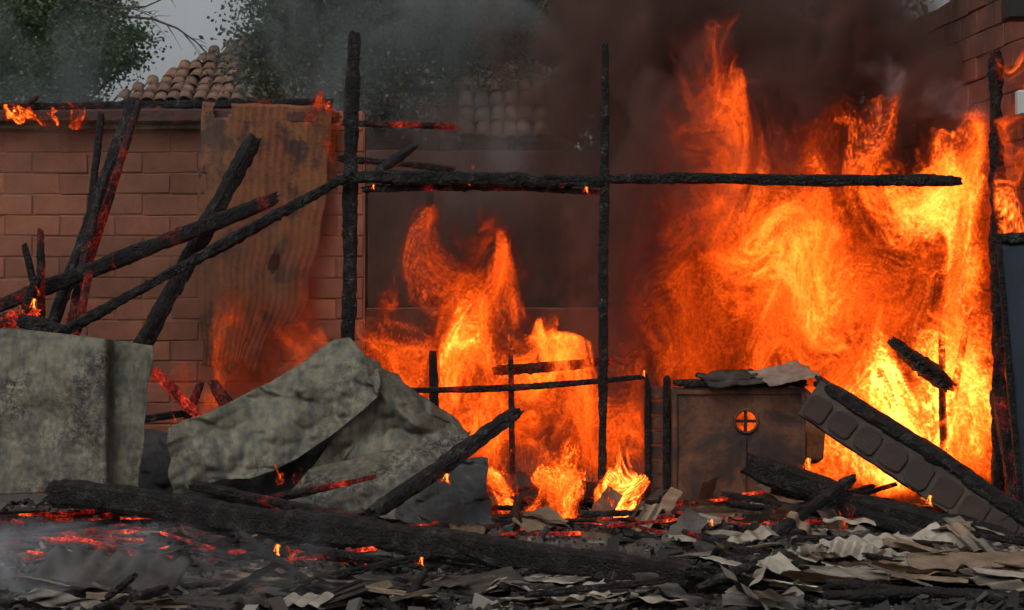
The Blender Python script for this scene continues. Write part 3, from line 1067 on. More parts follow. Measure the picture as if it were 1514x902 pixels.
def small_box(name, label, cat, pxa, pya, pxb, pyb, Y, th, mat, part):
    a, b = at(pxa, pyb, Y), at(pxb, pya, Y)
    root = empty(name, (a.x, Y, a.z))
    tag(root, label, cat)
    slab('case', 0, b.x - a.x, 0, th, 0, b.z - a.z, mat, root)
    slab(part, .012, b.x - a.x - .012, -.012, -.002, .012, b.z - a.z - .012, mat, root)


small_box('meter_box', 'small pale box fixed high beside the burning post', 'box', 1505, 133, 1552, 170, -.4, .1, M['white_box'], 'lid')
small_box('lamp_housing', 'black box hanging under the wall top over the burning post', 'box', 1489, -40, 1570, 27, -.4, .2, M['black'], 'face')

# ------------------------------------------------------------------ debris
def shard_mesh(seed, mat, size, waves=True):
    """a broken piece of corrugated fibre cement roofing"""
    rnd = random.Random(seed)
    L, W = size * rnd.uniform(.9, 1.6), size * rnd.uniform(.25, .65)
    nu, nv = 30, 6
    bm = bmesh.new()
    lam = rnd.choice((.11, .14, .17))
    ph = rnd.uniform(0, 6)
    rnd_amp = rnd.choice((.003, .007, .012))
    sk = rnd.uniform(-.2, .2)
    dirx = rnd.random() < .75
    g = []
    for j in range(nv + 1):
        row = []
        for i in range(nu + 1):
            u, v = i / nu - .5, j / nv - .5
            e = .05 * size
            x = u * L * (1 - .25 * v * sk) + (e * mnoise.noise(Vector((v * 5, seed, 0))) if i in (0, nu) else 0)
            y = v * W * (1 + sk * u * 1.4) + (e * mnoise.noise(Vector((u * 7, seed, 4))) if j in (0, nv) else 0)
            z = rnd_amp * math.sin((x if dirx else y * 1.2) / lam * math.tau + ph) + .008 * mnoise.noise(Vector((u * 2, v * 2, seed)))
            row.append(bm.verts.new((x, y, z)))
        g.append(row)
    for j in range(nv):
        for i in range(nu):
            bm.faces.new((g[j][i], g[j][i + 1], g[j + 1][i + 1], g[j + 1][i]))
    bmesh.ops.solidify(bm, geom=list(bm.faces), thickness=.014)
    return bm_mesh('roof_shard', bm, M[mat], False)


SH = {m: [shard_mesh(i * 3 + k * 31, m, s) for k, s in enumerate((.16, .26, .38, .56)) for i in range(4)] for m in ('shard', 'shard_brown', 'shard_dark')}
SHLAB = {'shard': 'pale grey', 'shard_brown': 'brownish', 'shard_dark': 'soot-blackened'}
SHSIZE = ('small broken', 'hand-sized broken', 'broad broken', 'long broken')
srnd = random.Random(42)


def shard(zone, px, py, mat, k=0, lift=0.0, tilt=.35, rz=None):
    p = on_ground(px, py)
    me = SH[mat][k * 4 + srnd.randint(0, 3)]
    o = link('roof_shard', me)
    o.location = p + Vector((0, 0, .03 + lift))
    o.rotation_euler = (srnd.gauss(0, tilt), srnd.gauss(0, tilt), srnd.uniform(0, 6.3) if rz is None else rz)
    tag(o, '%s %s roofing piece %s' % (SHSIZE[k], SHLAB[mat], zone), 'roof shard', '%s roofing shards %s' % (SHLAB[mat], zone))
    return o


for i in range(52):      # heap of pale broken roofing before the fallen column
    shard('heaped before the fallen column', srnd.uniform(1190, 1520), srnd.uniform(838, 885), srnd.choice(('shard', 'shard', 'shard_brown')), srnd.choice((1, 2, 3)), srnd.uniform(0, .1), .15, srnd.gauss(0, .4))
for i in range(54):
    shard('beyond the end of the huge fallen beam', srnd.uniform(1000, 1250), srnd.uniform(815, 905), srnd.choice(('shard', 'shard', 'shard_dark')), srnd.choice((0, 1, 1, 2)), srnd.uniform(0, .06), .35)
for i in range(56):
    shard('lying in front of the huge fallen beam', srnd.uniform(380, 960), srnd.uniform(868, 908), srnd.choice(('shard', 'shard', 'shard_dark', 'shard_brown')), srnd.choice((0, 1, 2, 3)), srnd.uniform(0, .05), .16, srnd.gauss(0, .6))
for i in range(26):
    shard('in the low bluish smoke', srnd.uniform(-10, 440), srnd.uniform(825, 905), srnd.choice(('shard_brown', 'shard_dark', 'shard_dark', 'shard')), srnd.choice((1, 2, 3)), 0, .15, srnd.gauss(0, .6))
for i in range(46):
    shard('round the foot of the slim post', srnd.uniform(700, 1130), srnd.uniform(745, 815), srnd.choice(('shard_brown', 'shard_brown', 'shard_dark', 'shard')), srnd.choice((0, 1, 1, 2)), srnd.uniform(0, .08), .45)
for i in range(30):
    shard('under the fallen column', srnd.uniform(1130, 1500), srnd.uniform(755, 830), srnd.choice(('shard_brown', 'shard_dark', 'shard')), srnd.choice((1, 1, 2)), srnd.uniform(0, .15), .4)
for i in range(24):
    shard('behind the huge fallen beam by the sheets', srnd.uniform(0, 600), srnd.uniform(755, 820), srnd.choice(('shard_brown', 'shard_dark')), srnd.choice((1, 2)), 0, .3)


def special(name, label, cat, A, B, wpx, mat, waves, seed, tilt=0.0, across=False):
    """a long strip of roofing between two measured points"""
    a, b = at(*A), at(*B)
    rnd = random.Random(seed)
    L = (b - a).length
    x = (b - a).normalized()
    y = Vector((0, 1, tilt))
    y = (y - x * y.dot(x)).normalized()
    z = x.cross(y)
    W = px2m(wpx, (A[2] + B[2]) / 2)
    bm = bmesh.new()
    nu, nv = 40, 16
    g = []
    for j in range(nv + 1):
        row = []
        for i in range(nu + 1):
            u, v = i / nu, j / nv - .5
            e = .03 * mnoise.noise(Vector((v * 6, u * 9, seed)))
            w = waves * math.sin((u * L if across else v * W) / .07 * math.tau * .5) + .02 * mnoise.noise(Vector((u * 3, v * 2, seed)))
            row.append(bm.verts.new(x * (u * L + (e * 2 if i in (0, nu) else 0)) + y * (v * W + (e if j in (0, nv) else 0)) + z * w))
        g.append(row)
    for j in range(nv):
        for i in range(nu):
            bm.faces.new((g[j][i], g[j][i + 1], g[j + 1][i + 1], g[j + 1][i]))
    bmesh.ops.solidify(bm, geom=list(bm.faces), thickness=.009)
    o = link(name, bm_mesh(name, bm, M[mat], True))
    o.location = a
    tag(o, label, cat)


special('ridge_strip', 'long pale strip of roofing lying slantwise across the low black beam', 'roofing strip', (922, 836, -3.0), (1152, 802, -2.4), 40, 'shard', .006, 1)
special('ridge_strip', 'short pale strip of roofing resting on black timber near the red-hot beam', 'roofing strip', (1042, 785, -1.7), (1116, 795, -1.8), 30, 'shard', .012, 2)
special('ridge_strip', 'brown corrugated roofing strip on top of the pale heap', 'roofing strip', (1268, 838, -2.9), (1400, 866, -3.1), 60, 'shard_brown', .02, 3, .4)
special('ridge_strip', 'pale curved roofing strip at the outer end of the pale heap', 'roofing strip', (1402, 862, -3.1), (1540, 848, -3.0), 60, 'shard', .02, 4, .35)
special('curled_sheet', 'curled sooty corrugated sheet lying low in the bluish smoke', 'metal sheet', (40, 862, -3.9), (250, 880, -4.2), 170, 'shard_dark', .022, 5, .6, True)
special('standing_shard', 'small brown corrugated piece standing upright against the huge fallen beam', 'roofing strip', (662, 805, -2.6), (715, 806, -2.7), 60, 'shard_brown', .016, 6, 5.0, True)
special('standing_shard', 'brown corrugated piece standing upright at the foot of the slim post', 'roofing strip', (858, 815, -1.9), (905, 818, -1.9), 60, 'shard_brown', .016, 7, 5.0, True)
special('loose_plate', 'flat pale plate lying on top of the cabinet', 'plate', (1120, 560, .3), (1198, 545, .45), 70, 'shard', .01, 8, .3)
special('loose_plate', 'dark bent plate lying beside the pale plate on the cabinet', 'plate', (1040, 562, .3), (1120, 556, .4), 60, 'shard_dark', .015, 9, .3)

# glowing boards and charred bits on the ground
ernd = random.Random(9)
BOARD_MESH = []
for k, (L, w, h, mt) in enumerate([(.7, .04, .025, 'hot'), (.9, .03, .025, 'ember'), (.55, .035, .03, 'hot'), (.6, .05, .05, 'char_warm'), (.8, .07, .04, 'char'), (.4, .06, .04, 'char_ash'), (1.0, .06, .05, 'char')]):
    o = timber('debris_board', None, (-L / 2, 0, 0), (L / 2, 0, 0), w, h, mt, 100 + k, rough=.16)
    BOARD_MESH.append((o.data, o.location.copy(), mt))
    bpy.data.objects.remove(o)
BLAB = {'ember': 'ember-cracked thin board', 'hot': 'short red-hot board', 'char_warm': 'charred stick with a few embers', 'char': 'dead black charred stick', 'char_ash': 'short ash-grey charred stick'}


def debris_board(zone, px, py, ks, lift=.04):
    me, off, mt = BOARD_MESH[ernd.choice(ks)]
    o = link('debris_board', me)
    p = on_ground(px, py)
    rz = ernd.gauss(0, .5) + (math.pi if ernd.random() < .5 else 0)
    o.rotation_euler = (ernd.uniform(-.5, .5), ernd.gauss(0, .13), rz)
    o.location = p + Vector((0, 0, lift + ernd.uniform(0, .06)))
    tag(o, '%s %s' % (BLAB[mt], zone), 'board', '%ss %s' % (BLAB[mt], zone))


for i in range(48):
    debris_board('in the ember bed before the spotted sheet', ernd.uniform(0, 430), ernd.uniform(768, 850), (0, 1, 2, 2, 2, 3, 4))
for i in range(34):
    debris_board('round the foot of the slim post', ernd.uniform(700, 1010), ernd.uniform(752, 815), (0, 1, 2, 3, 4))
for i in range(18):
    debris_board('in the debris under the fallen column', ernd.uniform(1120, 1480), ernd.uniform(760, 830), (2, 3, 4, 4, 6, 6))
for i in range(60):
    debris_board('on the ash at the front', ernd.uniform(0, 1500), ernd.uniform(835, 900), (3, 4, 4, 5, 5, 6), .02)


def rubble():
    rnd = random.Random(77)
    v, f = [], []
    for i in range(13000):
        py = rnd.uniform(745, 930)
        px = rnd.uniform(-40, 1560)
        p = on_ground(px, py)
        s = rnd.uniform(.006, .024) * (1.8 if rnd.random() < .06 else 1)
        n = len(v)
        ax = Matrix.Rotation(rnd.uniform(0, 6), 3, Vector((rnd.gauss(0, 1), rnd.gauss(0, 1), rnd.gauss(0, 1) + .01)).normalized())
        for q in ((1, .3, 0), (-.2, 1, .1), (-1, -.4, 0), (.3, -1, -.1), (0, 0, .6), (0, .1, -.5)):
            v.append(p + Vector((0, 0, s * .3)) + ax @ (Vector(q) * s * rnd.uniform(.7, 1.2)))
        for a, b in ((0, 1), (1, 2), (2, 3), (3, 0)):
            f.append((n + a, n + b, n + 4))
            f.append((n + b, n + a, n + 5))
    for i in range(1500):
        p = on_ground(rnd.uniform(-40, 1560), rnd.uniform(745, 925))
        s = rnd.uniform(.02, .05)
        n = len(v)
        ax = Matrix.Rotation(rnd.uniform(0, 6), 3, Vector((rnd.gauss(0, .3), rnd.gauss(0, .3), 1)).normalized())
        L, W = s * rnd.uniform(1, 2.6), s * rnd.uniform(.4, 1)
        for q in ((1, 1, .25), (-1, .8, .3), (-1.1, -1, .2), (.9, -1, .25), (1, 1, -.2), (-1, .8, -.2), (-1.1, -1, -.2), (.9, -1, -.2)):
            v.append(p + Vector((0, 0, s * .3)) + ax @ Vector((q[0] * L, q[1] * W, q[2] * s * rnd.uniform(.6, 1.5))))
        f += [(n, n + 1, n + 2, n + 3), (n + 7, n + 6, n + 5, n + 4)] + [(n + k, n + 4 + k, n + 4 + (k + 1) % 4, n + (k + 1) % 4) for k in range(4)]
    tag(link('rubble', mesh('rubble', v, f, M['rubble'])), 'fine rubble, ash and chips strewn over the ground', 'rubble', kind='stuff')


rubble()

# ------------------------------------------------------------------ fire and smoke: fields of real air, computed here
def make_tile(n, wl_, ch, seed):
    r = np.random.default_rng(seed)
    k = np.fft.fftfreq(n) * n
    kx, ky, kz = np.meshgrid(k, k, k[:n // 2 + 1], indexing='ij')
    kk = np.sqrt(kx * kx + ky * ky + kz * kz)
    k0 = n / wl_
    flt = np.exp(-((kk - k0) / (0.45 * k0)) ** 2)
    out = np.empty((n, n, n, ch), np.float32)
    for c in range(ch):
        t = np.fft.irfftn(np.fft.rfftn(r.standard_normal((n, n, n))) * flt, s=(n, n, n))
        out[..., c] = t / t.std()
    return out


def curl(T):
    d = lambda c, a: (np.roll(T[..., c], -1, a) - np.roll(T[..., c], 1, a)) * .5
    V = np.stack([d(2, 1) - d(1, 2), d(0, 2) - d(2, 0), d(1, 0) - d(0, 1)], -1)
    return (V / V.std()).astype(np.float32)


VEL = curl(make_tile(48, 9, 3, 1))
NOI = make_tile(64, 8, 1, 5)


def samp(T, p):
    n, ch = T.shape[0], T.shape[3]
    F = T.reshape(-1, ch)
    i = np.floor(p)
    f = (p - i).astype(np.float32)
    i = i.astype(np.int32) % n
    j = (i + 1) % n
    a0, a1, b0, b1, c0, c1 = i[:, 0] * n * n, j[:, 0] * n * n, i[:, 1] * n, j[:, 1] * n, i[:, 2], j[:, 2]
    fx, fy, fz = f[:, 0:1], f[:, 1:2], f[:, 2:3]
    x00 = F[a0 + b0 + c0] * (1 - fz) + F[a0 + b0 + c1] * fz
    x01 = F[a0 + b1 + c0] * (1 - fz) + F[a0 + b1 + c1] * fz
    x10 = F[a1 + b0 + c0] * (1 - fz) + F[a1 + b0 + c1] * fz
    x11 = F[a1 + b1 + c0] * (1 - fz) + F[a1 + b1 + c1] * fz
    return (x00 * (1 - fy) + x01 * fy) * (1 - fx) + (x10 * (1 - fy) + x11 * fy) * fx


def fnoise(p, size, off=0.):
    return samp(NOI, p * np.float32(8. / size) + np.float32(off))[:, 0]


def advect(p, scales, off):
    q = p.copy()
    for (s, amp, steps) in scales:
        for k in range(steps):
            v = samp(VEL, q * np.array([1, 1, .62], np.float32) * np.float32(9. / s) + np.float32(off))
            q = q - v * np.array([1, 1, 1.6], np.float32) * np.float32(amp * s / steps)
        off += 11.3
    return q


def envelope(p, blobs):
    e = np.full(len(p), -1., np.float32)
    it = np.zeros(len(p), np.float32)
    w = np.zeros(len(p), np.float32) + 1e-6
    for (c, r, I) in blobs:
        d = 1 - np.sqrt((((p - np.array(c, np.float32)) / np.array(r, np.float32)) ** 2).sum(1))
        e = np.maximum(e, d)
        ww = np.exp(np.clip(d * 4, -20, 4))
        it += I * ww
        w += ww
    return e, it / w


def field(mn, mx, res, blobs, kind, off=0., scales=((.9, .15, 3), (.35, .17, 3), (.14, .23, 3), (.07, .17, 2)), fil=.15, edge=.7, halo=.3):
    mn, mx = np.array(mn, np.float32), np.array(mx, np.float32)
    g = [np.linspace(mn[a], mx[a], res[a], dtype=np.float32) for a in range(3)]
    Z, Y, X = np.meshgrid(g[2], g[1], g[0], indexing='ij')
    P = np.stack([X.ravel(), Y.ravel(), Z.ravel()], 1)
    D = np.zeros(len(P), np.float32)
    ch = 300000
    for s in range(0, len(P), ch):
        p = P[s:s + ch]
        e, _ = envelope(p, blobs)
        m = np.nonzero(e > -.7)[0]
        if len(m) == 0:
            continue
        pm = p[m]
        q = advect(pm, scales, off)
        e, I = envelope(q, blobs)
        if kind == 'fire':
            qq = q * np.array([1, 1, .55], np.float32)
            n1, n2, n3 = fnoise(qq, fil * 3, off + 3), fnoise(qq, fil, off + 17), fnoise(qq, fil * .4, off + 29)
            n0 = fnoise(qq, fil * 6, off + 41)
            rid = np.clip(1 - np.abs(n1 * .55 + n2 * .6 + n3 * .32), 0, 1)
            body = np.clip((e + .18 - edge * (.5 * n1 + .3 * n2 + .15 * n3) * .6) / .55, 0, 1)
            d = body * I * np.clip(.33 + .66 * rid ** 2 + .18 * n1 + .12 * n2 + .10 * n3 + .20 * n0, .08, 1.4)
            d = np.maximum(d, np.clip((e + halo) / .8, 0, 1) * I * .30)      # dim red outer glow
            hi = 1.5
        else:
            n1, n2, n3 = fnoise(q, fil * 3, off + 3), fnoise(q, fil, off + 17), fnoise(q, fil * .4, off + 29)
            body = np.clip((e + .2 + edge * (.5 * n1 + .3 * n2 + .15 * n3)) / .7, 0, 1)
            d = body * I * np.clip(1 + .45 * n1 + .4 * n2 + .15 * n3, .12, 2.4)
            hi = 10
        t = np.minimum(pm - mn, mx - pm) / np.maximum((mx - mn) * .06, .05)
        D[s + m] = np.clip(d * np.clip(t, 0, 1).min(1), 0, hi)
    D[D < .015] = 0
    return P, D


def volume_group(mn, mx, res, mat):
    ng = bpy.data.node_groups.new('air', 'GeometryNodeTree')
    ng.interface.new_socket('Geometry', in_out='INPUT', socket_type='NodeSocketGeometry')
    ng.interface.new_socket('Geometry', in_out='OUTPUT', socket_type='NodeSocketGeometry')
    N, L = ng.nodes, ng.links
    gi, go = N.new('NodeGroupInput'), N.new('NodeGroupOutput')
    vc = N.new('GeometryNodeVolumeCube')
    vc.inputs['Min'].default_value, vc.inputs['Max'].default_value = mn, mx
    for k, v in zip('XYZ', res):
        vc.inputs['Resolution ' + k].default_value = v
    sep = N.new('ShaderNodeSeparateXYZ')
    L.new(N.new('GeometryNodeInputPosition').outputs[0], sep.inputs[0])

    def node(tp, op, a, b):
        m = N.new(tp)
        m.operation = op
        for i, v in enumerate((a, b)):
            if isinstance(v, (int, float)):
                m.inputs[i].default_value = v
            else:
                L.new(v, m.inputs[i])
        return m.outputs[0]
    fm = lambda op, a, b=0.: node('ShaderNodeMath', op, a, b)
    im = lambda op, a, b: node('FunctionNodeIntegerMath', op, a, b)
    ix = [fm('ROUND', fm('MULTIPLY', fm('SUBTRACT', sep.outputs[i], float(mn[i])), (n - 1) / float(mx[i] - mn[i]))) for i, n in enumerate(res)]
    idx = im('ADD', ix[0], im('MULTIPLY', im('ADD', ix[1], im('MULTIPLY', ix[2], res[1])), res[0]))
    na = N.new('GeometryNodeInputNamedAttribute')
    na.data_type = 'FLOAT'
    na.inputs[0].default_value = 'heat'
    si = N.new('GeometryNodeSampleIndex')
    si.data_type, si.domain, si.clamp = 'FLOAT', 'POINT', True
    L.new(gi.outputs[0], si.inputs['Geometry'])
    L.new(na.outputs[0], si.inputs['Value'])
    L.new(idx, si.inputs['Index'])
    L.new(si.outputs[0], vc.inputs['Density'])
    sm = N.new('GeometryNodeSetMaterial')
    sm.inputs['Material'].default_value = mat
    L.new(vc.outputs[0], sm.inputs[0])
    L.new(sm.outputs[0], go.inputs[0])
    return ng


def air(name, label, cat, mn, mx, res, blobs, mat, kind, group=None, **k):
    P, D = field(mn, mx, res, blobs, kind, **k)
    me = bpy.data.meshes.new(name)
    me.vertices.add(len(P))
    me.vertices.foreach_set('co', P.ravel())
    me.attributes.new('heat', 'FLOAT', 'POINT').data.foreach_set('value', D)
    me.materials.append(mat)
    o = link(name, me)
    o.modifiers.new('air', 'NODES').node_group = volume_group(mn, mx, res, mat)
    tag(o, label, cat, group, 'stuff')
    return o


def fire_mat(name, K, gain, power):
    m = bpy.data.materials.new(name)
    m.use_nodes = True
    nt = m.node_tree
    nt.nodes.clear()
    t = NT(nt)
    out = nt.nodes.new('ShaderNodeOutputMaterial')
    at_ = nt.nodes.new('ShaderNodeAttribute')
    at_.attribute_name = 'density'
    d = at_.outputs['Fac']
    sig = t.math('MULTIPLY', d, K)
    S = t.math('MULTIPLY', t.math('POWER', d, power), gain)
    em = nt.nodes.new('ShaderNodeEmission')
    t.put(em.inputs[0], t.ramp(d, [(.0, (1, .055, .004)), (.35, (1, .09, .005)), (.7, (1, .145, .011)), (1.0, (1, .24, .036))]))
    t.put(em.inputs[1], t.math('MULTIPLY', sig, S))
    ab = nt.nodes.new('ShaderNodeVolumeAbsorption')
    ab.inputs[0].default_value = (0, 0, 0, 1)
    t.put(ab.inputs['Density'], sig)
    ad = nt.nodes.new('ShaderNodeAddShader')
    t.l.new(em.outputs[0], ad.inputs[0])
    t.l.new(ab.outputs[0], ad.inputs[1])
    t.l.new(ad.outputs[0], out.inputs['Volume'])
    return m


def smoke_mat(name, K, col, aniso=0.2):
    m = bpy.data.materials.new(name)
    m.use_nodes = True
    nt = m.node_tree
    nt.nodes.clear()
    t = NT(nt)
    out = nt.nodes.new('ShaderNodeOutputMaterial')
    at_ = nt.nodes.new('ShaderNodeAttribute')
    at_.attribute_name = 'density'
    sig = t.math('MULTIPLY', at_.outputs['Fac'], K)
    s = nt.nodes.new('ShaderNodeVolumeScatter')
    s.inputs['Color'].default_value = (*col, 1)
    s.inputs['Anisotropy'].default_value = aniso
    a = nt.nodes.new('ShaderNodeVolumeAbsorption')
    a.inputs['Color'].default_value = (*col, 1)
    t.put(s.inputs['Density'], sig)
    t.put(a.inputs['Density'], sig)
    ad = nt.nodes.new('ShaderNodeAddShader')
    t.l.new(s.outputs[0], ad.inputs[0])
    t.l.new(a.outputs[0], ad.inputs[1])
    t.l.new(ad.outputs[0], out.inputs['Volume'])
    return m


M['fire'] = fire_mat('fire', 9, 13.0, 2.0)
M['fire_thin'] = fire_mat('thin_fire', 4, 8.0, 1.9)
M['flame'] = fire_mat('small_flame', 40, 8.5, 1.8)
M['smoke_dark'] = smoke_mat('dark_smoke', 1.25, (.24, .155, .13))  # brown smoke, its albedo reddened to carry the fire's glow
M['smoke_grey'] = smoke_mat('grey_smoke', 1.0, (.52, .57, .58))
M['smoke_warm'] = smoke_mat('warm_smoke', 1.0, (.42, .25, .19))
M['smoke_pale'] = smoke_mat('pale_smoke', 1.0, (.80, .84, .90))


def blob(px, py, rx, ry, I, Y, rY):
    k = (Y - CAMY) / FPX
    return (tuple(at(px, py, Y)), (rx * k, rY, ry * k), I)


big = [blob(1425, 610, 60, 150, 1.35, .85, .45), blob(1440, 450, 48, 170, 1.2, .9, .4), blob(1400, 330, 80, 75, .92, 1.0, .5),
       blob(1315, 232, 36, 58, .66, 1.2, .3), blob(1375, 262, 62, 46, .74, 1.1, .4), blob(1445, 235, 24, 66, .62, .9, .25), blob(1310, 650, 110, 75, 1.35, .85, .45), blob(1260, 560, 110, 75, .78, 1.2, .6),
       blob(1220, 420, 150, 125, .76, 1.5, .8), blob(1080, 330, 110, 95, .50, 1.5, .6), blob(1180, 330, 90, 80, .66, 1.5, .5), blob(1040, 480, 140, 95, .44, 1.4, .6), blob(1160, 520, 90, 60, .66, 1.3, .5),
       blob(1210, 250, 60, 75, .46, 1.6, .4), blob(1035, 185, 60, 150, .42, 1.4, .4), blob(1000, 260, 50, 90, .36, 1.4, .4), blob(1010, 530, 100, 45, .52, 1.4, .5),
       blob(1190, 660, 80, 60, .85, .75, .35), blob(1110, 625, 60, 60, .85, 1.1, .3)]
air('fire', 'towering yellow-white blaze between the cabinet and the blue door', 'fire', (.78, .3, .05), (4.06, 2.7, 4.35), (250, 72, 320), big, M['fire'], 'fire')
mid = [blob(690, 535, 85, 62, .95, 1.3, .45), blob(665, 420, 46, 95, .56, 1.3, .32), blob(735, 450, 55, 70, .5, 1.4, .32), blob(600, 570, 90, 55, .78, 1.2, .45),
       blob(800, 575, 95, 52, .62, 1.5, .45), blob(566, 520, 30, 55, .58, 1.2, .28), blob(720, 640, 150, 58, .62, 1.2, .45), blob(870, 615, 120, 62, .58, 1.3, .45),
       blob(925, 635, 54, 76, .72, 1.0, .3), blob(690, 665, 80, 45, .72, 1.0, .35), blob(840, 680, 90, 34, .6, .9, .3), blob(585, 410, 20, 40, .34, 1.6, .2), blob(715, 320, 44, 40, .30, 1.6, .25), blob(930, 548, 54, 22, .75, .9, .2)]
air('fire', 'orange fire leaping up behind the bowed thin rail', 'fire', (-1.45, .55, .05), (1.2, 2.3, 2.65), (210, 60, 205), mid, M['fire'], 'fire', off=14.5)
front = [blob(738, 705, 20, 36, 1.1, -.2, .13), blob(836, 705, 18, 60, 1.1, -.75, .13), blob(822, 755, 28, 46, 1.1, -.8, .15), blob(800, 785, 34, 26, 1.0, -.9, .15), blob(908, 735, 18, 56, 1.0, -.45, .12),
         blob(915, 778, 30, 20, 1.0, -.5, .13), blob(932, 752, 13, 34, 1.1, -.4, .1), blob(950, 742, 11, 24, 1.1, -.42, .09)]
air('fire', 'small bright fires licking round the foot of the slim post', 'fire', (-.32, -1.1, -.02), (1.15, .02, .72), (190, 60, 110), front, M['flame'], 'fire', off=9.1,
    scales=((.4, .18, 3), (.16, .24, 3), (.07, .24, 3)), fil=.07)
left = [blob(345, 520, 28, 75, .5, 1.6, .25), blob(325, 585, 50, 40, .52, 1.4, .3), blob(440, 520, 55, 90, .42, 1.6, .3), blob(470, 430, 35, 90, .34, 1.8, .25), blob(410, 600, 60, 40, .5, 1.5, .3),
        blob(250, 600, 50, 28, .5, 1.4, .3), blob(475, 340, 30, 60, .28, 2.0, .2)]
air('fire', 'thin orange flames wavering low along the block wall', 'fire', (-3.3, 1.0, .3), (-1.35, 2.4, 2.6), (150, 40, 170), left, M['fire_thin'], 'fire', off=2.2,
    scales=((.6, .2, 3), (.25, .22, 3), (.1, .22, 3)), fil=.11, halo=.5)
eave = [blob(18, 163, 44, 5, .85, 2.7, .08), blob(70, 176, 40, 6, .9, 2.7, .08), blob(112, 170, 16, 13, .85, 2.7, .08), blob(466, 156, 12, 26, .5, 2.5, .08), blob(490, 205, 8, 50, .5, 2.5, .08), blob(497, 187, 6, 12, 1.0, 2.5, .06)]
air('fire', 'low flames licking along the eave of the block wall', 'fire', (-4.75, 2.3, 2.9), (-1.45, 2.85, 3.85), (260, 24, 76), eave, M['flame'], 'fire', off=7.7,
    scales=((.25, .24, 4), (.1, .22, 3)), fil=.08)
post = [blob(1494, 220, 16, 130, .8, -.1, .14), blob(1490, 310, 18, 60, .95, -.1, .14), blob(1496, 110, 12, 50, .5, -.1, .12), blob(1490, 600, 12, 110, .6, -.25, .1)]
air('fire', 'narrow flame climbing the burning post above the blue door', 'fire', (3.7, -.4, .6), (4.1, .1, 3.75), (54, 28, 260), post, M['fire'], 'fire', off=4.1,
    scales=((.3, .22, 4), (.12, .22, 3)), fil=.12)

# small single flames on the embers, copied
FL = []
for k in range(3):
    f = air('flame', 'small yellow flame standing on glowing timber', 'flame', (-.09, -.06, 0), (.09, .06, .2), (30, 18, 36),
            [((0, 0, .05), (.045, .03, .05), 1.2), ((.008 * (k - 1), 0, .11), (.022, .02, .07), 1.0)], M['flame'], 'fire', group='small flames on the timbers', off=k * 3.3,
            scales=((.12, .36, 4), (.05, .26, 2)), fil=.05, edge=.6, halo=.1)
    FL.append(f)
frnd = random.Random(31)
spots = [(45, 462, -.3, 1.0), (52, 440, -.3, .7), (110, 470, -.2, .6), (120, 478, -.2, .5), (28, 470, -.3, .7),
         (590, 276, -.05, .35), (690, 276, -.06, .45), (745, 278, -.06, .5), (830, 280, -.06, .45), (865, 288, -.06, .45), (697, 252, -.05, .4), (542, 250, -.05, .5), (550, 282, -.08, .35),
         (405, 722, -1.25, 1.1), (440, 718, -1.3, .8), (404, 830, -3.2, .9), (425, 838, -3.2, .8), (100, 775, -1.9, .6), (195, 765, -1.9, .6), (160, 800, -2.4, .5), (60, 735, -1.4, .5),
         (655, 718, -1.45, .8), (730, 870, -4.1, .5), (882, 828, -3.3, .6), (620, 840, -4.2, .45), (985, 852, -3.5, .6), (1150, 780, -1.4, 1.3), (1190, 700, -.65, .8), (1240, 790, -1.6, 1.0), (1255, 770, -1.4, .8),
         (1370, 752, -1.3, .9), (1345, 742, -1.25, .7), (1150, 572, .28, .45), (1205, 572, -.1, .5), (255, 628, .1, .6), (228, 660, .0, .35), (950, 560, .3, .5), (780, 815, -1.9, .6), (870, 790, -1.3, .6), (1050, 780, -1.6, .4), (280, 780, -2.0, .5), (320, 785, -2.0, .45)]
for i, (px, py, Y, s) in enumerate(spots):
    o = FL[i] if i < 3 else FL[i % 3].copy()
    if i >= 3:
        C.objects.link(o)
    o.location = at(px, py, Y)
    o.scale = (s * frnd.uniform(.9, 1.3), s, s * frnd.uniform(.8, 1.2))
    o.rotation_euler.z = frnd.uniform(-.6, .6)

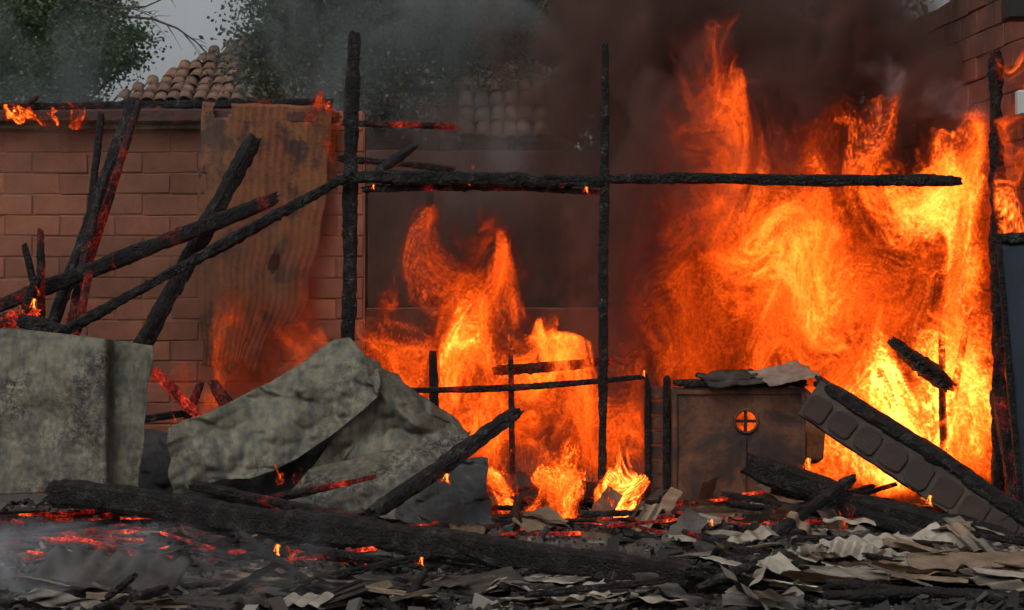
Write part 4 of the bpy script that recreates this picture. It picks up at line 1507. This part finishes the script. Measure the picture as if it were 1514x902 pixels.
# smoke
dark = [blob(1000, 180, 70, 150, .9, .8, .3), blob(990, 110, 130, 190, 2.0, 2.5, .8), blob(935, 330, 80, 190, 1.7, 1.3, .5), blob(1160, 80, 230, 150, 2.2, 2.4, .9), blob(1270, 190, 110, 70, 1.1, 1.7, .5),
        blob(960, 500, 60, 80, 1.1, 1.0, .35), blob(925, 240, 60, 160, .9, 2.4, .8), blob(1135, 255, 50, 60, 1.3, 1.3, .35), blob(1340, 60, 200, 110, 1.6, 2.6, .8), blob(930, -20, 160, 110, 1.5, 2.6, .9),
        blob(700, 350, 200, 120, .8, 3.2, .7), blob(1180, 20, 260, 100, 1.6, 3.0, .9), blob(880, 225, 50, 40, 1.0, 3.4, .5), blob(1060, 120, 240, 190, 1.6, 3.6, .7), blob(1130, 270, 120, 90, 1.2, 2.6, .6)]
air('smoke', 'dense dark brown smoke rolling up over the flames', 'smoke', (-1.4, .3, 1.2), (5.0, 4.6, 5.0), (150, 70, 95), dark, M['smoke_dark'], 'smoke', off=1.7,
    scales=((1.4, .2, 3), (.5, .22, 3)), fil=.4, edge=.4)
grey = [blob(590, 70, 240, 150, .46, 4.9, .6), blob(70, 100, 190, 110, .32, 4.9, .6), blob(765, 150, 150, 120, .42, 4.6, .45)]
air('smoke', 'thin bluish grey smoke drifting before the trees', 'smoke', (-6.2, 4.0, 2.3), (2.2, 5.7, 5.5), (110, 36, 50), grey, M['smoke_grey'], 'smoke', off=8.7,
    scales=((1.4, .2, 3), (.5, .22, 3)), fil=.5, edge=.3)
veil = [blob(150, 330, 260, 200, .30, 2.2, .5), blob(400, 420, 160, 200, .34, 2.0, .5), blob(20, 430, 160, 140, .25, 2.2, .5)]
air('smoke', 'thin warm smoke veiling the block wall', 'smoke', (-5.2, 1.4, .6), (-1.2, 2.8, 3.4), (80, 30, 60), veil, M['smoke_warm'], 'smoke', off=4.4,
    scales=((.9, .2, 3), (.35, .2, 3)), fil=.3, edge=.35)
wisp = [blob(1295, 106, 34, 18, .5, -.1, .12), blob(1345, 124, 32, 18, .8, -.1, .12), blob(1390, 146, 42, 18, .8, -.1, .14), blob(1435, 156, 40, 20, .4, -.1, .14)]
air('smoke', 'small pale wisp of smoke before the sooty side wall', 'smoke', (2.65, -.4, 3.1), (3.75, .2, 3.7), (80, 30, 44), wisp, M['smoke_pale'], 'smoke', off=3.7,
    scales=((.5, .12, 3), (.15, .16, 3)), fil=.12, edge=.55)
low = [blob(40, 870, 170, 60, .6, -4.4, .5), blob(240, 860, 180, 50, .35, -4.3, .5), blob(420, 840, 80, 60, .35, -4.3, .3)]
air('smoke', 'bluish smoke hanging low over the ash in front', 'smoke', (-3.9, -5.2, -.02), (-.5, -2.0, .8), (100, 60, 36), low, M['smoke_pale'], 'smoke', off=6.1,
    scales=((.8, .22, 3), (.3, .22, 3)), fil=.25, edge=.5)
